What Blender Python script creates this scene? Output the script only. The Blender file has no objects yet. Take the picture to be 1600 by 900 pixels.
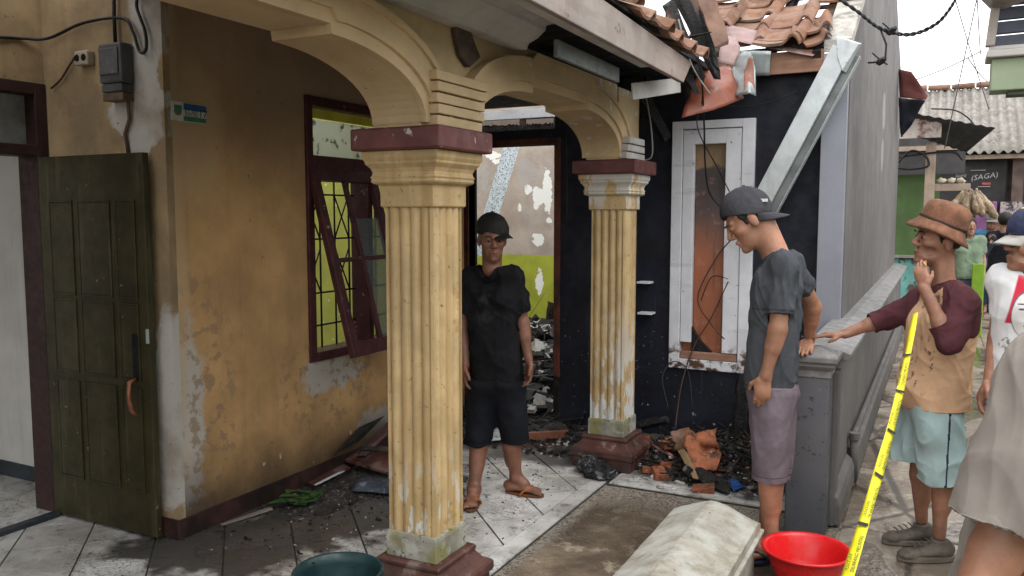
import bpy, math, random
import numpy as np
from mathutils import Vector, Matrix, noise as mnoise
random.seed(7)
R = math.radians
scn = bpy.context.scene
COL = scn.collection

# ------------------------------------------------------------------ camera
EYE = 1.6
FPX = 1300.0                       # focal length in pixels of the 1600 px wide photograph
TILT = math.atan(115 / FPX)
YAW = math.atan(669 / math.hypot(FPX, 115))
FW = Vector((-math.sin(YAW) * math.cos(TILT), math.cos(YAW) * math.cos(TILT), -math.sin(TILT)))
RT = Vector((math.cos(YAW), math.sin(YAW), 0))
UP = RT.cross(FW)
CAM = Vector((0, 0, EYE))
cd = bpy.data.cameras.new('camera')
cd.sensor_fit = 'HORIZONTAL'; cd.sensor_width = 36; cd.lens = FPX / 1600 * 36
cd.clip_start = 0.05; cd.clip_end = 500
cam = bpy.data.objects.new('camera', cd); COL.objects.link(cam)
cam.location = CAM; cam.rotation_euler = FW.to_track_quat('-Z', 'Y').to_euler()
scn.camera = cam

# ------------------------------------------------------------------ overcast light
SUN_EL, SUN_AZ = 58, 118          # azimuth clockwise from +Y: light from the alley side, right and behind
w = bpy.data.worlds.new('World'); scn.world = w; w.use_nodes = True
wn = w.node_tree; bgn = wn.nodes['Background']
sky = wn.nodes.new('ShaderNodeTexSky'); sky.sky_type = 'NISHITA'; sky.sun_disc = False
sky.sun_elevation = R(SUN_EL); sky.sun_rotation = R(SUN_AZ)
sky.air_density = 1.0; sky.dust_density = 2.0; sky.ozone_density = 1.0
hs = wn.nodes.new('ShaderNodeHueSaturation'); hs.inputs['Saturation'].default_value = 0.22
wn.links.new(sky.outputs[0], hs.inputs['Color'])
cl = wn.nodes.new('ShaderNodeMix'); cl.data_type = 'RGBA'; cl.inputs[0].default_value = .65       # even cloud cover over the blue
wn.links.new(hs.outputs[0], cl.inputs[6]); cl.inputs[7].default_value = (9.5, 9.4, 9.3, 1); wn.links.new(cl.outputs[2], bgn.inputs['Color'])
bgn.inputs['Strength'].default_value = 0.15
sd = bpy.data.lights.new('sun', 'SUN'); sd.energy = 0.7; sd.angle = R(50); sd.color = (1, .97, .93)
sun = bpy.data.objects.new('sun', sd); COL.objects.link(sun)
sdir = Vector((math.sin(R(SUN_AZ)) * math.cos(R(SUN_EL)), math.cos(R(SUN_AZ)) * math.cos(R(SUN_EL)), math.sin(R(SUN_EL))))
sun.rotation_euler = sdir.to_track_quat('Z', 'Y').to_euler(); sun.location = (3, -3, 9)
vs = scn.view_settings
vs.view_transform = 'Standard'; vs.look = 'None'; vs.gamma = 1; vs.exposure = 1.0; vs.use_curve_mapping = False
scn.render.engine = 'CYCLES'

# ------------------------------------------------------------------ measuring: a point of the photograph at a known plane
def ray(x, y): return FW * FPX + RT * (x - 800) - UP * (y - 450)
def GZ(x, y, z=0.0): d = ray(x, y); return CAM + d * ((z - EYE) / d.z)
def GX(x, y, X): d = ray(x, y); return CAM + d * (X / d.x)
def GY(x, y, Y): d = ray(x, y); return CAM + d * (Y / d.y)

# ------------------------------------------------------------------ mesh builder
class MB:
    def __init__(s): s.v = []; s.f = []
    def hexa(s, p):
        b = len(s.v); s.v += [tuple(q) for q in p]
        s.f += [tuple(b + i for i in q) for q in ((0, 3, 2, 1), (4, 5, 6, 7), (0, 1, 5, 4), (1, 2, 6, 5), (2, 3, 7, 6), (3, 0, 4, 7))]
        return s
    def box(s, x0, x1, y0, y1, z0, z1):
        return s.hexa([(x0, y0, z0), (x1, y0, z0), (x1, y1, z0), (x0, y1, z0), (x0, y0, z1), (x1, y0, z1), (x1, y1, z1), (x0, y1, z1)])
    def beam(s, a, b, w, h, up=(0, 0, 1), w2=None, h2=None):
        a = Vector(a); b = Vector(b); d = (b - a).normalized(); sd = d.cross(Vector(up)).normalized(); u = sd.cross(d)
        w2 = w if w2 is None else w2; h2 = h if h2 is None else h2
        P = []
        for c, ww, hh in ((a, w, h), (b, w2, h2)):
            P += [c - sd * ww / 2 - u * hh / 2, c + sd * ww / 2 - u * hh / 2, c + sd * ww / 2 + u * hh / 2, c - sd * ww / 2 + u * hh / 2]
        return s.hexa(P)
    def prism(s, poly, axis, a0, a1):
        b = len(s.v); n = len(poly)
        for a in (a0, a1):
            for (p, q) in poly:
                s.v.append({'x': (a, p, q), 'y': (p, a, q), 'z': (p, q, a)}[axis])
        s.f.append(tuple(b + i for i in range(n))); s.f.append(tuple(b + n + n - 1 - i for i in range(n)))
        for i in range(n): j = (i + 1) % n; s.f.append((b + i, b + n + i, b + n + j, b + j))
        return s
    def strip(s, A, B, x0, x1):            # closed band between two (y,z) polylines, extruded in x
        for i in range(len(A) - 1):
            a, b2, c, d = A[i], A[i + 1], B[i + 1], B[i]
            s.hexa([(x0, *a), (x0, *b2), (x0, *c), (x0, *d), (x1, *a), (x1, *b2), (x1, *c), (x1, *d)])
        return s
    def tube(s, pts, r, n=8):
        pts = [Vector(p) for p in pts]; rr = r if isinstance(r, (list, tuple)) else [r] * len(pts)
        b = len(s.v); prev = None
        for i, p in enumerate(pts):
            t = (pts[min(i + 1, len(pts) - 1)] - pts[max(i - 1, 0)]).normalized()
            if prev is None: x = t.orthogonal().normalized()
            else: x = (prev - t * prev.dot(t)).normalized()
            prev = x; y = t.cross(x)
            for k in range(n):
                a = 2 * math.pi * k / n; s.v.append(tuple(p + (x * math.cos(a) + y * math.sin(a)) * rr[i]))
        for i in range(len(pts) - 1):
            for k in range(n):
                k2 = (k + 1) % n; s.f.append((b + i * n + k, b + i * n + k2, b + (i + 1) * n + k2, b + (i + 1) * n + k))
        s.f.append(tuple(b + n - 1 - k for k in range(n))); e = b + (len(pts) - 1) * n; s.f.append(tuple(e + k for k in range(n)))
        return s
    def lathe(s, prof, c=(0, 0, 0), n=24, M=None, close=False):
        b = len(s.v); c = Vector(c)
        for r, z in prof:
            for k in range(n):
                a = 2 * math.pi * k / n; p = Vector((r * math.cos(a), r * math.sin(a), z))
                s.v.append(tuple(c + (M @ p if M is not None else p)))
        for i in range(len(prof) - 1):
            for k in range(n):
                k2 = (k + 1) % n; s.f.append((b + i * n + k, b + i * n + k2, b + (i + 1) * n + k2, b + (i + 1) * n + k))
        s.f.append(tuple(b + n - 1 - k for k in range(n))); e = b + (len(prof) - 1) * n; s.f.append(tuple(e + k for k in range(n)))
        return s
    def sq(s, prof, cx=0, cy=0):            # a square "lathe": (half width, z)
        b = len(s.v)
        for r, z in prof: s.v += [(cx - r, cy - r, z), (cx + r, cy - r, z), (cx + r, cy + r, z), (cx - r, cy + r, z)]
        for i in range(len(prof) - 1):
            for k in range(4):
                k2 = (k + 1) % 4; s.f.append((b + i * 4 + k, b + i * 4 + k2, b + (i + 1) * 4 + k2, b + (i + 1) * 4 + k))
        s.f.append((b + 3, b + 2, b + 1, b)); e = b + (len(prof) - 1) * 4; s.f.append((e, e + 1, e + 2, e + 3))
        return s
    def grid(s, fn, nu, nv):
        b = len(s.v)
        for i in range(nu + 1):
            for j in range(nv + 1): s.v.append(tuple(fn(i / nu, j / nv)))
        for i in range(nu):
            for j in range(nv):
                q = b + i * (nv + 1) + j; s.f.append((q, q + nv + 1, q + nv + 2, q + 1))
        return s
    def poly(s, pts):
        b = len(s.v); s.v += [tuple(p) for p in pts]; s.f.append(tuple(range(b, b + len(pts)))); return s
    def jitter(s, a, seed=0):
        rr = random.Random(seed); s.v = [tuple(c + rr.uniform(-a, a) for c in p) for p in s.v]; return s
    def mesh(s, name):
        me = bpy.data.meshes.new(name); me.from_pydata([tuple(p) for p in s.v], [], s.f); me.validate(); me.update(); return me
    def build(s, name, mat, parent=None, smooth=False, bevel=0, thick=0, local=False, seg=2, offset=0):
        return place(s.mesh(name), name, mat, parent, smooth, bevel, thick, local, seg, offset)
def place(me, name, mat, parent=None, smooth=False, bevel=0, thick=0, local=False, seg=2, offset=0):
    o = bpy.data.objects.new(name, me); COL.objects.link(o)
    if mat is not None:
        for m_ in (mat if isinstance(mat, (list, tuple)) else [mat]): me.materials.append(m_)
    if parent is not None:
        o.parent = parent
        if not local: o.matrix_parent_inverse = wm(parent).inverted()
    if smooth: me.shade_smooth()
    if thick: m = o.modifiers.new('thickness', 'SOLIDIFY'); m.thickness = thick; m.offset = offset
    if bevel: m = o.modifiers.new('edge', 'BEVEL'); m.width = bevel; m.segments = seg; m.limit_method = 'ANGLE'; m.angle_limit = R(40)
    return o
def wm(o):
    M = Matrix.LocRotScale(o.location, o.rotation_euler, o.scale)
    if o.parent: M = wm(o.parent) @ o.matrix_parent_inverse @ M
    return M
def tag(o, label=None, cat=None, group=None, kind=None):
    if label: o['label'] = label
    if cat: o['category'] = cat
    if group: o['group'] = group
    if kind: o['kind'] = kind
    return o
def thing(name, label, cat, loc=(0, 0, 0), group=None, rz=0):
    o = bpy.data.objects.new(name, None); COL.objects.link(o); o.empty_display_size = .1
    o.location = loc; o.rotation_euler = (0, 0, rz); return tag(o, label, cat, group)
def copy_tree(o, parent=None):
    c = o.copy(); COL.objects.link(c); c.parent = parent
    for ch in list(o.children): copy_tree(ch, c)
    return c
def inst(src, name, loc, rot=(0, 0, 0), scale=(1, 1, 1), parent=None, mat=None):   # a copy that shares mesh data
    o = bpy.data.objects.new(name, src); COL.objects.link(o)
    o.location = loc; o.rotation_euler = rot; o.scale = scale
    if parent is not None: o.parent = parent; o.matrix_parent_inverse = wm(parent).inverted()
    return o

# ------------------------------------------------------------------ materials
class G:
    def __init__(s, name):
        s.m = bpy.data.materials.new(name); s.m.use_nodes = True; s.nt = s.m.node_tree
        s.b = s.nt.nodes['Principled BSDF']; s._p = None
    @property
    def pos(s):
        if s._p is None: s._p = s.nt.nodes.new('ShaderNodeNewGeometry').outputs['Position']
        return s._p
    def node(s, t, **kw):
        n = s.nt.nodes.new(t)
        for k, v in kw.items(): setattr(n, k, v)
        return n
    def put(s, sock, v):
        if hasattr(v, 'is_output'): s.nt.links.new(v, sock)
        elif isinstance(v, (tuple, list)) and len(v) == 3 and sock.type == 'RGBA': sock.default_value = (*v, 1)
        else: sock.default_value = v
    def vscale(s, v, sc):
        n = s.node('ShaderNodeVectorMath', operation='MULTIPLY'); s.put(n.inputs[0], v); n.inputs[1].default_value = sc; return n.outputs[0]
    def noise(s, scale, detail=4, rough=.55, vec=None, dist=0.0, aniso=None):
        n = s.node('ShaderNodeTexNoise'); v = vec or s.pos
        if aniso: v = s.vscale(v, aniso)
        s.put(n.inputs['Vector'], v); n.inputs['Scale'].default_value = scale; n.inputs['Detail'].default_value = detail
        n.inputs['Roughness'].default_value = rough; n.inputs['Distortion'].default_value = dist
        return n.outputs['Fac']
    def voro(s, scale, feature='F1', aniso=None):
        n = s.node('ShaderNodeTexVoronoi', feature=feature); v = s.pos
        if aniso: v = s.vscale(v, aniso)
        s.put(n.inputs['Vector'], v); n.inputs['Scale'].default_value = scale; return n.outputs['Distance']
    def ramp(s, f, a, b, lo=0.0, hi=1.0):
        n = s.node('ShaderNodeMapRange', interpolation_type='SMOOTHSTEP'); s.put(n.inputs['Value'], f)
        n.inputs['From Min'].default_value = a; n.inputs['From Max'].default_value = b
        n.inputs['To Min'].default_value = lo; n.inputs['To Max'].default_value = hi; return n.outputs[0]
    def math(s, op, a, b=0.0, c=None):
        n = s.node('ShaderNodeMath', operation=op); s.put(n.inputs[0], a); s.put(n.inputs[1], b)
        if c is not None: s.put(n.inputs[2], c)
        return n.outputs[0]
    def mul(s, a, b): return s.math('MULTIPLY', a, b)
    def mx(s, a, b): return s.math('MAXIMUM', a, b)
    def mix(s, f, a, b):
        n = s.node('ShaderNodeMix', data_type='RGBA'); s.put(n.inputs[0], f); s.put(n.inputs[6], a); s.put(n.inputs[7], b); return n.outputs[2]
    def xyz(s, i):
        n = s.node('ShaderNodeSeparateXYZ'); s.put(n.inputs[0], s.pos); return n.outputs[i]
    def blob(s, c, r, amp=.7, ns=5.0, e=.12, detail=5):
        n = s.node('ShaderNodeVectorMath', operation='SUBTRACT'); s.put(n.inputs[0], s.pos); n.inputs[1].default_value = c
        d = s.node('ShaderNodeVectorMath', operation='DIVIDE'); s.put(d.inputs[0], n.outputs[0]); d.inputs[1].default_value = r
        l = s.node('ShaderNodeVectorMath', operation='LENGTH'); s.put(l.inputs[0], d.outputs[0])
        k = s.math('MULTIPLY_ADD', s.noise(ns, detail), -2 * amp, amp)
        return s.ramp(s.math('ADD', l.outputs['Value'], k), 1 + e, 1 - e)
    def above(s, f, t, e=.02): return s.ramp(f, t - e, t + e)
    def below(s, f, t, e=.02): return s.ramp(f, t + e, t - e)
    def finish(s, col, rough, metal, h=None, bump=.2, dist=.01, spec=.3):
        s.put(s.b.inputs['Base Color'], col); s.put(s.b.inputs['Roughness'], rough); s.b.inputs['Metallic'].default_value = metal
        s.b.inputs['Specular IOR Level'].default_value = spec
        if h is not None:
            n = s.node('ShaderNodeBump'); n.inputs['Strength'].default_value = bump; n.inputs['Distance'].default_value = dist
            s.put(n.inputs['Height'], h); s.nt.links.new(n.outputs[0], s.b.inputs['Normal'])
        return s.m
def sc(c, k): return tuple(min(1, x * k) for x in c)
def mat(name, col, rough=.8, var=.22, scale=5, metal=0.0, bump=.25, bscale=70, layers=(), spec=.3, streak=0, rvar=.12, col2=None, dist=.006, each=0.0):
    """paint or stuff with uneven tone, optional vertical streaks and stain layers [(mask function, colour)]"""
    g = G(name)
    a = g.noise(scale, 6, .62); c = g.mix(g.ramp(a, .3, .7), sc(col, 1 - var), col2 or sc(col, 1 + var))
    if streak:
        st = g.noise(1.0, 4, .6, aniso=(14, 14, 1.1)); c = g.mix(g.mul(g.ramp(st, .5, .75), streak), c, sc(col, .45))
    if each:                              # every piece its own tone
        oi = g.node('ShaderNodeObjectInfo').outputs['Random']; c = g.mix(g.ramp(oi, 0, 1, 0, each), c, sc(col, .4))
    h = g.noise(bscale, 5, .6)
    for L in layers:
        mk = L[0](g); c = g.mix(mk, c, L[1])
        if len(L) > 2: h = g.math('MULTIPLY_ADD', mk, L[2], h)
    rg = g.ramp(g.noise(scale * 3, 3), .3, .7, max(.03, rough - rvar), min(1, rough + rvar))
    return g.finish(c, rg, metal, h, bump, dist, spec)
def spots(scale, t, e=.03, aniso=None, detail=6, rough=.6):
    return lambda g: g.above(g.noise(scale, detail, rough, aniso=aniso), t, e)
def blobs(*bl):
    def fn(g):
        o = None
        for b in bl:
            k = g.blob(*b) if isinstance(b, tuple) else g.blob(**b)
            o = k if o is None else g.mx(o, k)
        return o
    return fn
def zlow(z, e, ns=5, amp=.2):          # below a height, with a ragged edge
    return lambda g: g.ramp(g.math('MULTIPLY_ADD', g.noise(ns, 5), amp, g.xyz(2)), z + amp / 2 + e, z + amp / 2 - e)
def andm(f1, f2): return lambda g: g.mul(f1(g), f2(g))
def scaled(f, k): return lambda g: g.mul(f(g), k)

# ================================================================== MATERIALS
WHITE_PLASTER = (.42, .385, .335)
m_yellow = mat('ochre_wall_paint', (.455, .275, .122), .85, .2, 2.4, bump=.35, bscale=45, streak=.25, layers=[
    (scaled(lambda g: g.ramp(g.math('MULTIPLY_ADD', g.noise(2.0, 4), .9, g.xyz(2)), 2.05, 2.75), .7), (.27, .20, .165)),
    (scaled(spots(2.2, .55, .12), .35), (.22, .135, .06)),
    (blobs(((-3.28, 2.87, .55), (.4, .115, .48), .8, 8.0, .22), ((-3.28, 3.95, .63), (.4, .26, .12), .9, 9.0, .25),
           ((-3.28, 4.5, .22), (.4, .3, .10), .9, 9.0, .2)), WHITE_PLASTER, -.8),
    (scaled(andm(blobs(((-3.28, 2.9, .6), (.5, .3, .7), .3, 5., .3), ((-3.28, 3.95, .6), (.5, .45, .3), .3, 5., .3)), spots(19, .55, .05)), .7), (.24, .165, .10)),
    (scaled(blobs(((-3.28, 3.0, 2.0), (.4, .16, .3), .8, 6.0, .3), ((-3.28, 2.83, 1.5), (.4, .07, 1.2), .5, 5.0, .2)), .55), (.45, .33, .19)),
    (scaled(zlow(.26, .20, 6, .25), .85), (.035, .026, .019)),
    (scaled(spots(26, .69, .02), .7), (.10, .065, .04), -1.0),
    (scaled(andm(zlow(.5, .1), spots(11, .67, .02)), .9), (.45, .40, .34), -.6)])
m_tan = mat('tan_wall_paint', (.30, .215, .12), .85, .22, 3.5, bump=.3, bscale=45, streak=.3, layers=[
    (blobs(((-3.46, 2.8, 2.13), (.19, .5, .27), .6, 7.0, .06), ((-3.38, 2.8, 2.5), (.1, .5, .3), .6, 7.0, .1), ((-3.32, 2.8, .62), (.1, .4, .55), .5, 7.0, .06)), (.42, .40, .365), -.5),
    (scaled(spots(2.5, .54, .1), .6), (.16, .115, .07)),
    (scaled(spots(30, .67, .02), .7), (.08, .05, .03))])
m_cream = mat('cream_column_paint', (.47, .345, .18), .62, .2, 5.0, bump=.22, bscale=60, spec=.35, layers=[
    (scaled(spots(1.0, .52, .14, aniso=(16, 16, 1.2)), .65), (.34, .22, .09)),
    (scaled(spots(45, .66, .025), .75), (.12, .075, .035), -.8),
    (andm(lambda g: g.ramp(g.xyz(2), .75, .25), spots(13, .56, .02, aniso=(1.6, 1.6, .6))), (.52, .53, .50), -.6),
    (andm(lambda g: g.above(g.xyz(1), 4.2, .1), andm(lambda g: g.mx(g.ramp(g.xyz(2), 1.25, .30), g.ramp(g.xyz(2), 1.58, 1.70, 0, .8)), spots(8, .485, .015, aniso=(1.7, 1.7, .4)))), (.55, .55, .53), -.7),
    (scaled(spots(7, .66, .03), .6), (.30, .185, .06))])
m_arch = mat('cream_arch_paint', (.50, .37, .215), .65, .14, 3.0, bump=.2, bscale=50, spec=.35, layers=[
    (scaled(spots(1.6, .54, .14), .35), (.43, .31, .18)),
    (scaled(spots(48, .69, .02), .7), (.13, .08, .04), -.8),
    (andm(lambda g: g.above(g.xyz(1), 4.45, .1), spots(9, .57, .02)), (.55, .54, .52), -.6)])
m_colbase = mat('mossy_bare_cement', (.25, .245, .20), .9, .3, 9, bump=.5, bscale=40, layers=[
    (scaled(spots(11, .56, .06), .8), (.44, .43, .39)), (scaled(spots(7, .55, .06), .8), (.20, .185, .06)), (scaled(spots(24, .63, .02), .9), (.05, .055, .04))])
m_maroon = mat('maroon_paint', (.115, .032, .030), .45, .25, 6, bump=.2, bscale=40, spec=.45, layers=[
    (scaled(spots(15, .665, .015), .95), (.45, .42, .40), -.5), (scaled(spots(3, .55, .1), .5), (.07, .025, .022))])
m_plinth = mat('worn_maroon_plinth', (.075, .030, .024), .42, .35, 8, bump=.4, bscale=35, spec=.5, layers=[
    (scaled(spots(9, .60, .05), .6), (.22, .18, .155)), (scaled(spots(5, .58, .06), .7), (.035, .024, .02))])
m_maroonwood = mat('maroon_window_wood', (.060, .018, .020), .5, .3, 9, bump=.25, bscale=60, layers=[(scaled(spots(22, .68, .02), .8), (.3, .25, .22))])
m_redwood = mat('red_brown_wood', (.115, .036, .022), .6, .3, 7, bump=.25, layers=[(scaled(spots(4, .56, .08), .7), (.02, .012, .01))])
m_door = mat('olive_door_paint', (.030, .025, .009), .48, .3, 5, bump=.25, bscale=50, spec=.3, layers=[
    (scaled(spots(1.0, .62, .06, aniso=(20, 20, 1.5)), .35), (.09, .08, .045)), (scaled(spots(34, .70, .02), .9), (.35, .30, .20))])
m_black = mat('sooty_wall', (.0048, .0066, .0150), .66, .4, 4, bump=.4, bscale=30, spec=.4, layers=[
    (scaled(spots(2.2, .60, .07), .6), (.016, .019, .030)), (scaled(andm(zlow(.75, .2), spots(26, .67, .015)), .9), (.30, .31, .32), .5),
    (scaled(spots(1.0, .68, .03, aniso=(22, 22, 1.0)), .25), (.09, .095, .11))])
m_char = mat('charred_wood', (.010, .009, .009), .7, .5, 20, bump=.9, bscale=60, spec=.35, dist=.012, layers=[
    (scaled(spots(30, .6, .04), .6), (.05, .047, .045)), (scaled(spots(12, .68, .03), .8), (.16, .15, .145))])
m_halfchar = mat('half_burnt_wood', (.075, .045, .03), .75, .4, 12, bump=.6, bscale=50, layers=[(spots(6, .5, .08), (.012, .010, .010)), (scaled(spots(24, .66, .02), .8), (.25, .23, .21))])
m_whitewood = mat('white_painted_wood', (.66, .67, .71), .55, .09, 5, bump=.2, bscale=50, layers=[
    (scaled(spots(1.0, .62, .05, aniso=(3, 3, 14)), .35), (.36, .36, .38)), (scaled(spots(30, .69, .02), .8), (.08, .07, .06)),
    (andm(lambda g: g.below(g.xyz(2), .66, .05), spots(9, .53, .04)), (.09, .05, .03))])
m_duskboard = mat('dusty_whitewashed_board', (.29, .255, .235), .8, .14, 4, bump=.3, bscale=40, layers=[
    (scaled(spots(5, .54, .1), .6), (.24, .185, .155)), (scaled(spots(9, .64, .03), .9), (.10, .055, .042)), (scaled(spots(1.0, .58, .06, aniso=(8, 1.2, 14)), .5), (.20, .17, .15)),
    (scaled(lambda g: g.above(g.xyz(1), 3.9, .5), .35), (.35, .25, .21))])
m_cornice = mat('whitewashed_cornice', (.47, .455, .44), .8, .12, 4, bump=.2, layers=[(scaled(spots(3, .55, .1), .5), (.30, .28, .26)), (scaled(spots(30, .69, .02), .8), (.08, .07, .06))])
m_grey = mat('grey_cement_render', (.142, .135, .135), .8, .16, 1.6, bump=.35, bscale=45, streak=.16, spec=.3, layers=[
    (scaled(spots(1.0, .52, .16, aniso=(3, 3.5, .5)), .45), (.115, .105, .100)), (scaled(spots(1.3, .55, .12), .35), (.13, .122, .12)), (scaled(spots(5, .63, .05), .3), (.24, .23, .23)),
    (scaled(lambda g: g.ramp(g.math('MULTIPLY_ADD', g.noise(3, 5), .8, g.xyz(2)), .75, .25), .6), (.075, .068, .062)), (scaled(blobs(((-.54, 6.3, 2.6), (.3, .5, .7), .9, 4., .4)), .45), (.06, .056, .056)),
    (scaled(blobs(((-.54, 9.2, 2.62), (.2, .22, .18), .35, 6., .05), ((-.54, 9.2, 2.2), (.2, .2, .16), .4, 6., .05)), .5), (.36, .35, .35), .6)])
m_greypaint = mat('blue_grey_wall_paint', (.25, .26, .30), .7, .07, 3, bump=.15, layers=[(scaled(spots(1.0, .6, .08, aniso=(9, 9, .8)), .25), (.2, .2, .22))])
m_pillar = mat('slate_grey_pillar_paint', (.118, .120, .132), .5, .12, 3, bump=.15, spec=.45, layers=[
    (scaled(spots(24, .625, .02, aniso=(1, 1, 1.3)), .85), (.045, .047, .053)), (scaled(zlow(.32, .2), .7), (.055, .06, .075)), (scaled(spots(11, .68, .02), .7), (.33, .33, .33))])
m_cap = mat('worn_grey_cap', (.20, .195, .195), .6, .16, 6, bump=.3, layers=[(scaled(spots(12, .58, .05), .5), (.30, .29, .28)), (scaled(spots(20, .64, .03), .7), (.12, .12, .12))])
m_metal = mat('galvanised_channel', (.52, .56, .57), .42, .12, 8, metal=.35, bump=.12, layers=[(scaled(spots(1.0, .58, .06, aniso=(10, 10, 2)), .4), (.36, .37, .36)), (scaled(spots(26, .68, .02), .7), (.22, .2, .17))])
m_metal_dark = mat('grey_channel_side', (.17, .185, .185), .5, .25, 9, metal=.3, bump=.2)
m_redsheet = mat('red_coated_sheet', (.25, .078, .046), .42, .22, 6, bump=.2, bscale=30, spec=.5, layers=[(scaled(spots(6, .6, .05), .6), (.11, .05, .04)), (scaled(spots(15, .67, .03), .6), (.5, .33, .28))])
m_pinksheet = mat('faded_pink_sheet', (.27, .175, .165), .5, .2, 5, bump=.2, layers=[(scaled(spots(7, .57, .05), .6), (.28, .2, .2))])
m_greysheet = mat('bare_grey_sheet', (.33, .37, .37), .4, .18, 6, metal=.4, bump=.15)
m_clay = mat('clay_roof_tile', (.235, .122, .074), .85, .3, 9, each=.7, bump=.4, bscale=60, layers=[
    (scaled(spots(6, .54, .07), .6), (.29, .215, .17)), (scaled(spots(11, .62, .03), .7), (.095, .062, .052)), (scaled(spots(3, .55, .08), .5), (.22, .12, .09))])
m_plank = mat('rough_red_plank', (.33, .185, .125), .8, .2, 6, bump=.35, layers=[(scaled(spots(1.2, .56, .08, aniso=(1.5, 4, 16)), .5), (.19, .10, .07))])
m_brick = mat('orange_brick', (.28, .095, .045), .9, .3, 14, each=.6, bump=.6, bscale=60, layers=[(scaled(spots(9, .52, .08), .8), (.06, .035, .028)), (scaled(spots(22, .66, .03), .6), (.5, .40, .33))])
m_concrete = mat('bare_concrete', (.27, .26, .245), .9, .2, 5, bump=.4)
m_dirt = mat('ground_dirt', (.085, .072, .058), .9, .3, 3, bump=.5, bscale=25)
m_ceil = mat('porch_ceiling_boards', (.27, .23, .18), .85, .3, 2, bump=.2, layers=[(scaled(spots(1.5, .55, .15), .5), (.14, .12, .10))])
m_iron = mat('black_iron', (.012, .012, .014), .5, .3, 20, metal=.5, bump=.1)
m_cable = mat('black_cable', (.012, .012, .014), .5, .2, 20, bump=.05)
m_whiteint = mat('white_room_wall', (.50, .49, .465), .85, .08, 3, bump=.15, streak=.25, layers=[(scaled(blobs(((-4.5, 3.0, .45), (.16, .4, .14), .8, 8., .2)), .5), (.22, .21, .2)), (scaled(spots(1.0, .6, .05, aniso=(26, 3, 2)), .25), (.33, .31, .29))])
m_teal_dark = mat('dark_skirting', (.022, .03, .036), .5, .3, 6, bump=.15)
m_lime = mat('lime_wall_paint', (.27, .275, .055), .8, .12, 3, bump=.2, layers=[(scaled(spots(5, .6, .06), .4), (.26, .29, .05)), (scaled(spots(17, .66, .02), .8), (.6, .6, .55))])

def back_room_wall():
    g = G('peeling_back_room_wall')
    a = g.noise(3.5, 6, .62); up = g.mix(g.ramp(a, .3, .7), (.36, .29, .25), (.50, .43, .38))
    up = g.mix(g.mul(g.above(g.noise(2.2, 4), .56, .1), .5), up, (.30, .27, .26))
    lo = g.mix(g.ramp(g.noise(4, 5), .3, .7), (.30, .33, .035), (.42, .45, .06))
    c = g.mix(g.below(g.xyz(2), 1.115, .006), up, lo)
    def B(px, py, w, h): p = GY(px, py, 9.0); return g.blob((p.x, 9.0, p.z), (w / 165., .5, h / 165.), .95, 15., .05)
    pk = None
    for b in ((842, 306, 14, 17), (855, 300, 10, 40), (838, 318, 6, 12), (770, 243, 16, 8), (776, 252, 10, 5), (841, 374, 14, 12), (843, 440, 8, 24), (858, 345, 6, 6), (812, 324, 4, 7), (826, 296, 8, 11), (748, 240, 10, 12)):
        k = B(*b); pk = k if pk is None else g.mx(pk, k)
    c = g.mix(pk, c, (.86, .86, .84))
    sh = None
    for b in ((822, 268, 20, 28), (757, 280, 8, 26), (765, 294, 14, 6)):
        k = B(*b); sh = k if sh is None else g.mx(sh, k)
    c = g.mix(g.mul(sh, .45), c, (.42, .42, .43))
    h = g.math('MULTIPLY_ADD', pk, -.8, g.noise(40, 5))
    return g.finish(c, .85, 0, h, .3, .008)
m_backwall = back_room_wall()

def tile_mat():
    g = G('glazed_floor_tile')
    c = g.mix(g.ramp(g.noise(2.0, 5), .3, .7), (.60, .61, .61), (.74, .74, .73))
    # trodden wet soot: fine grit between heavier drifts
    soot = g.mx(g.mx(g.blob((-3.02, 3.6, 0), (.66, .95, 2), .9, 5.5, .2), g.blob((-2.6, 5.45, 0), (1.2, .65, 2), .8, 3.0, .2)),
                g.mx(g.blob((-1.2, 5.3, 0), (.8, .6, 2), .9, 4.0, .25), g.blob((-3.10, 2.85, 0), (.55, .36, 2), .8, 6.0, .2)))
    grit = g.mul(g.above(g.noise(60, 8, .75), .57, .05), g.ramp(g.noise(2.6, 3), .46, .62))
    smear = g.mul(g.above(g.noise(3.2, 7, .68, dist=.4), .53, .12), .6)
    left = g.ramp(g.xyz(0), -2.7, -3.7, 0, .3)
    film = g.mul(g.ramp(g.noise(1.7, 4), .42, .62), .42)
    oi = g.node('ShaderNodeObjectInfo').outputs['Random']; c = g.mix(g.ramp(oi, 0, 1, 0, .38), c, (.40, .385, .36))
    c = g.mix(g.mx(film, left), c, (.30, .28, .25))
    c = g.mix(smear, c, (.20, .18, .155)); c = g.mix(g.mul(g.above(g.noise(11, 6, .7), .60, .05), .6), c, (.075, .066, .058))
    c = g.mix(grit, c, (.028, .026, .024))
    c = g.mix(g.mul(soot, .93), c, (.030, .027, .025))
    h = g.math('MULTIPLY_ADD', g.mx(grit, soot), .8, g.noise(30, 4))
    rg = g.ramp(g.noise(3, 4), .38, .62, .10, .5)
    return g.finish(c, rg, 0, h, .3, .004, .5)
m_tile = tile_mat()
m_grout = mat('dirty_grout', (.06, .055, .05), .9, .3, 8, bump=.3)

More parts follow.
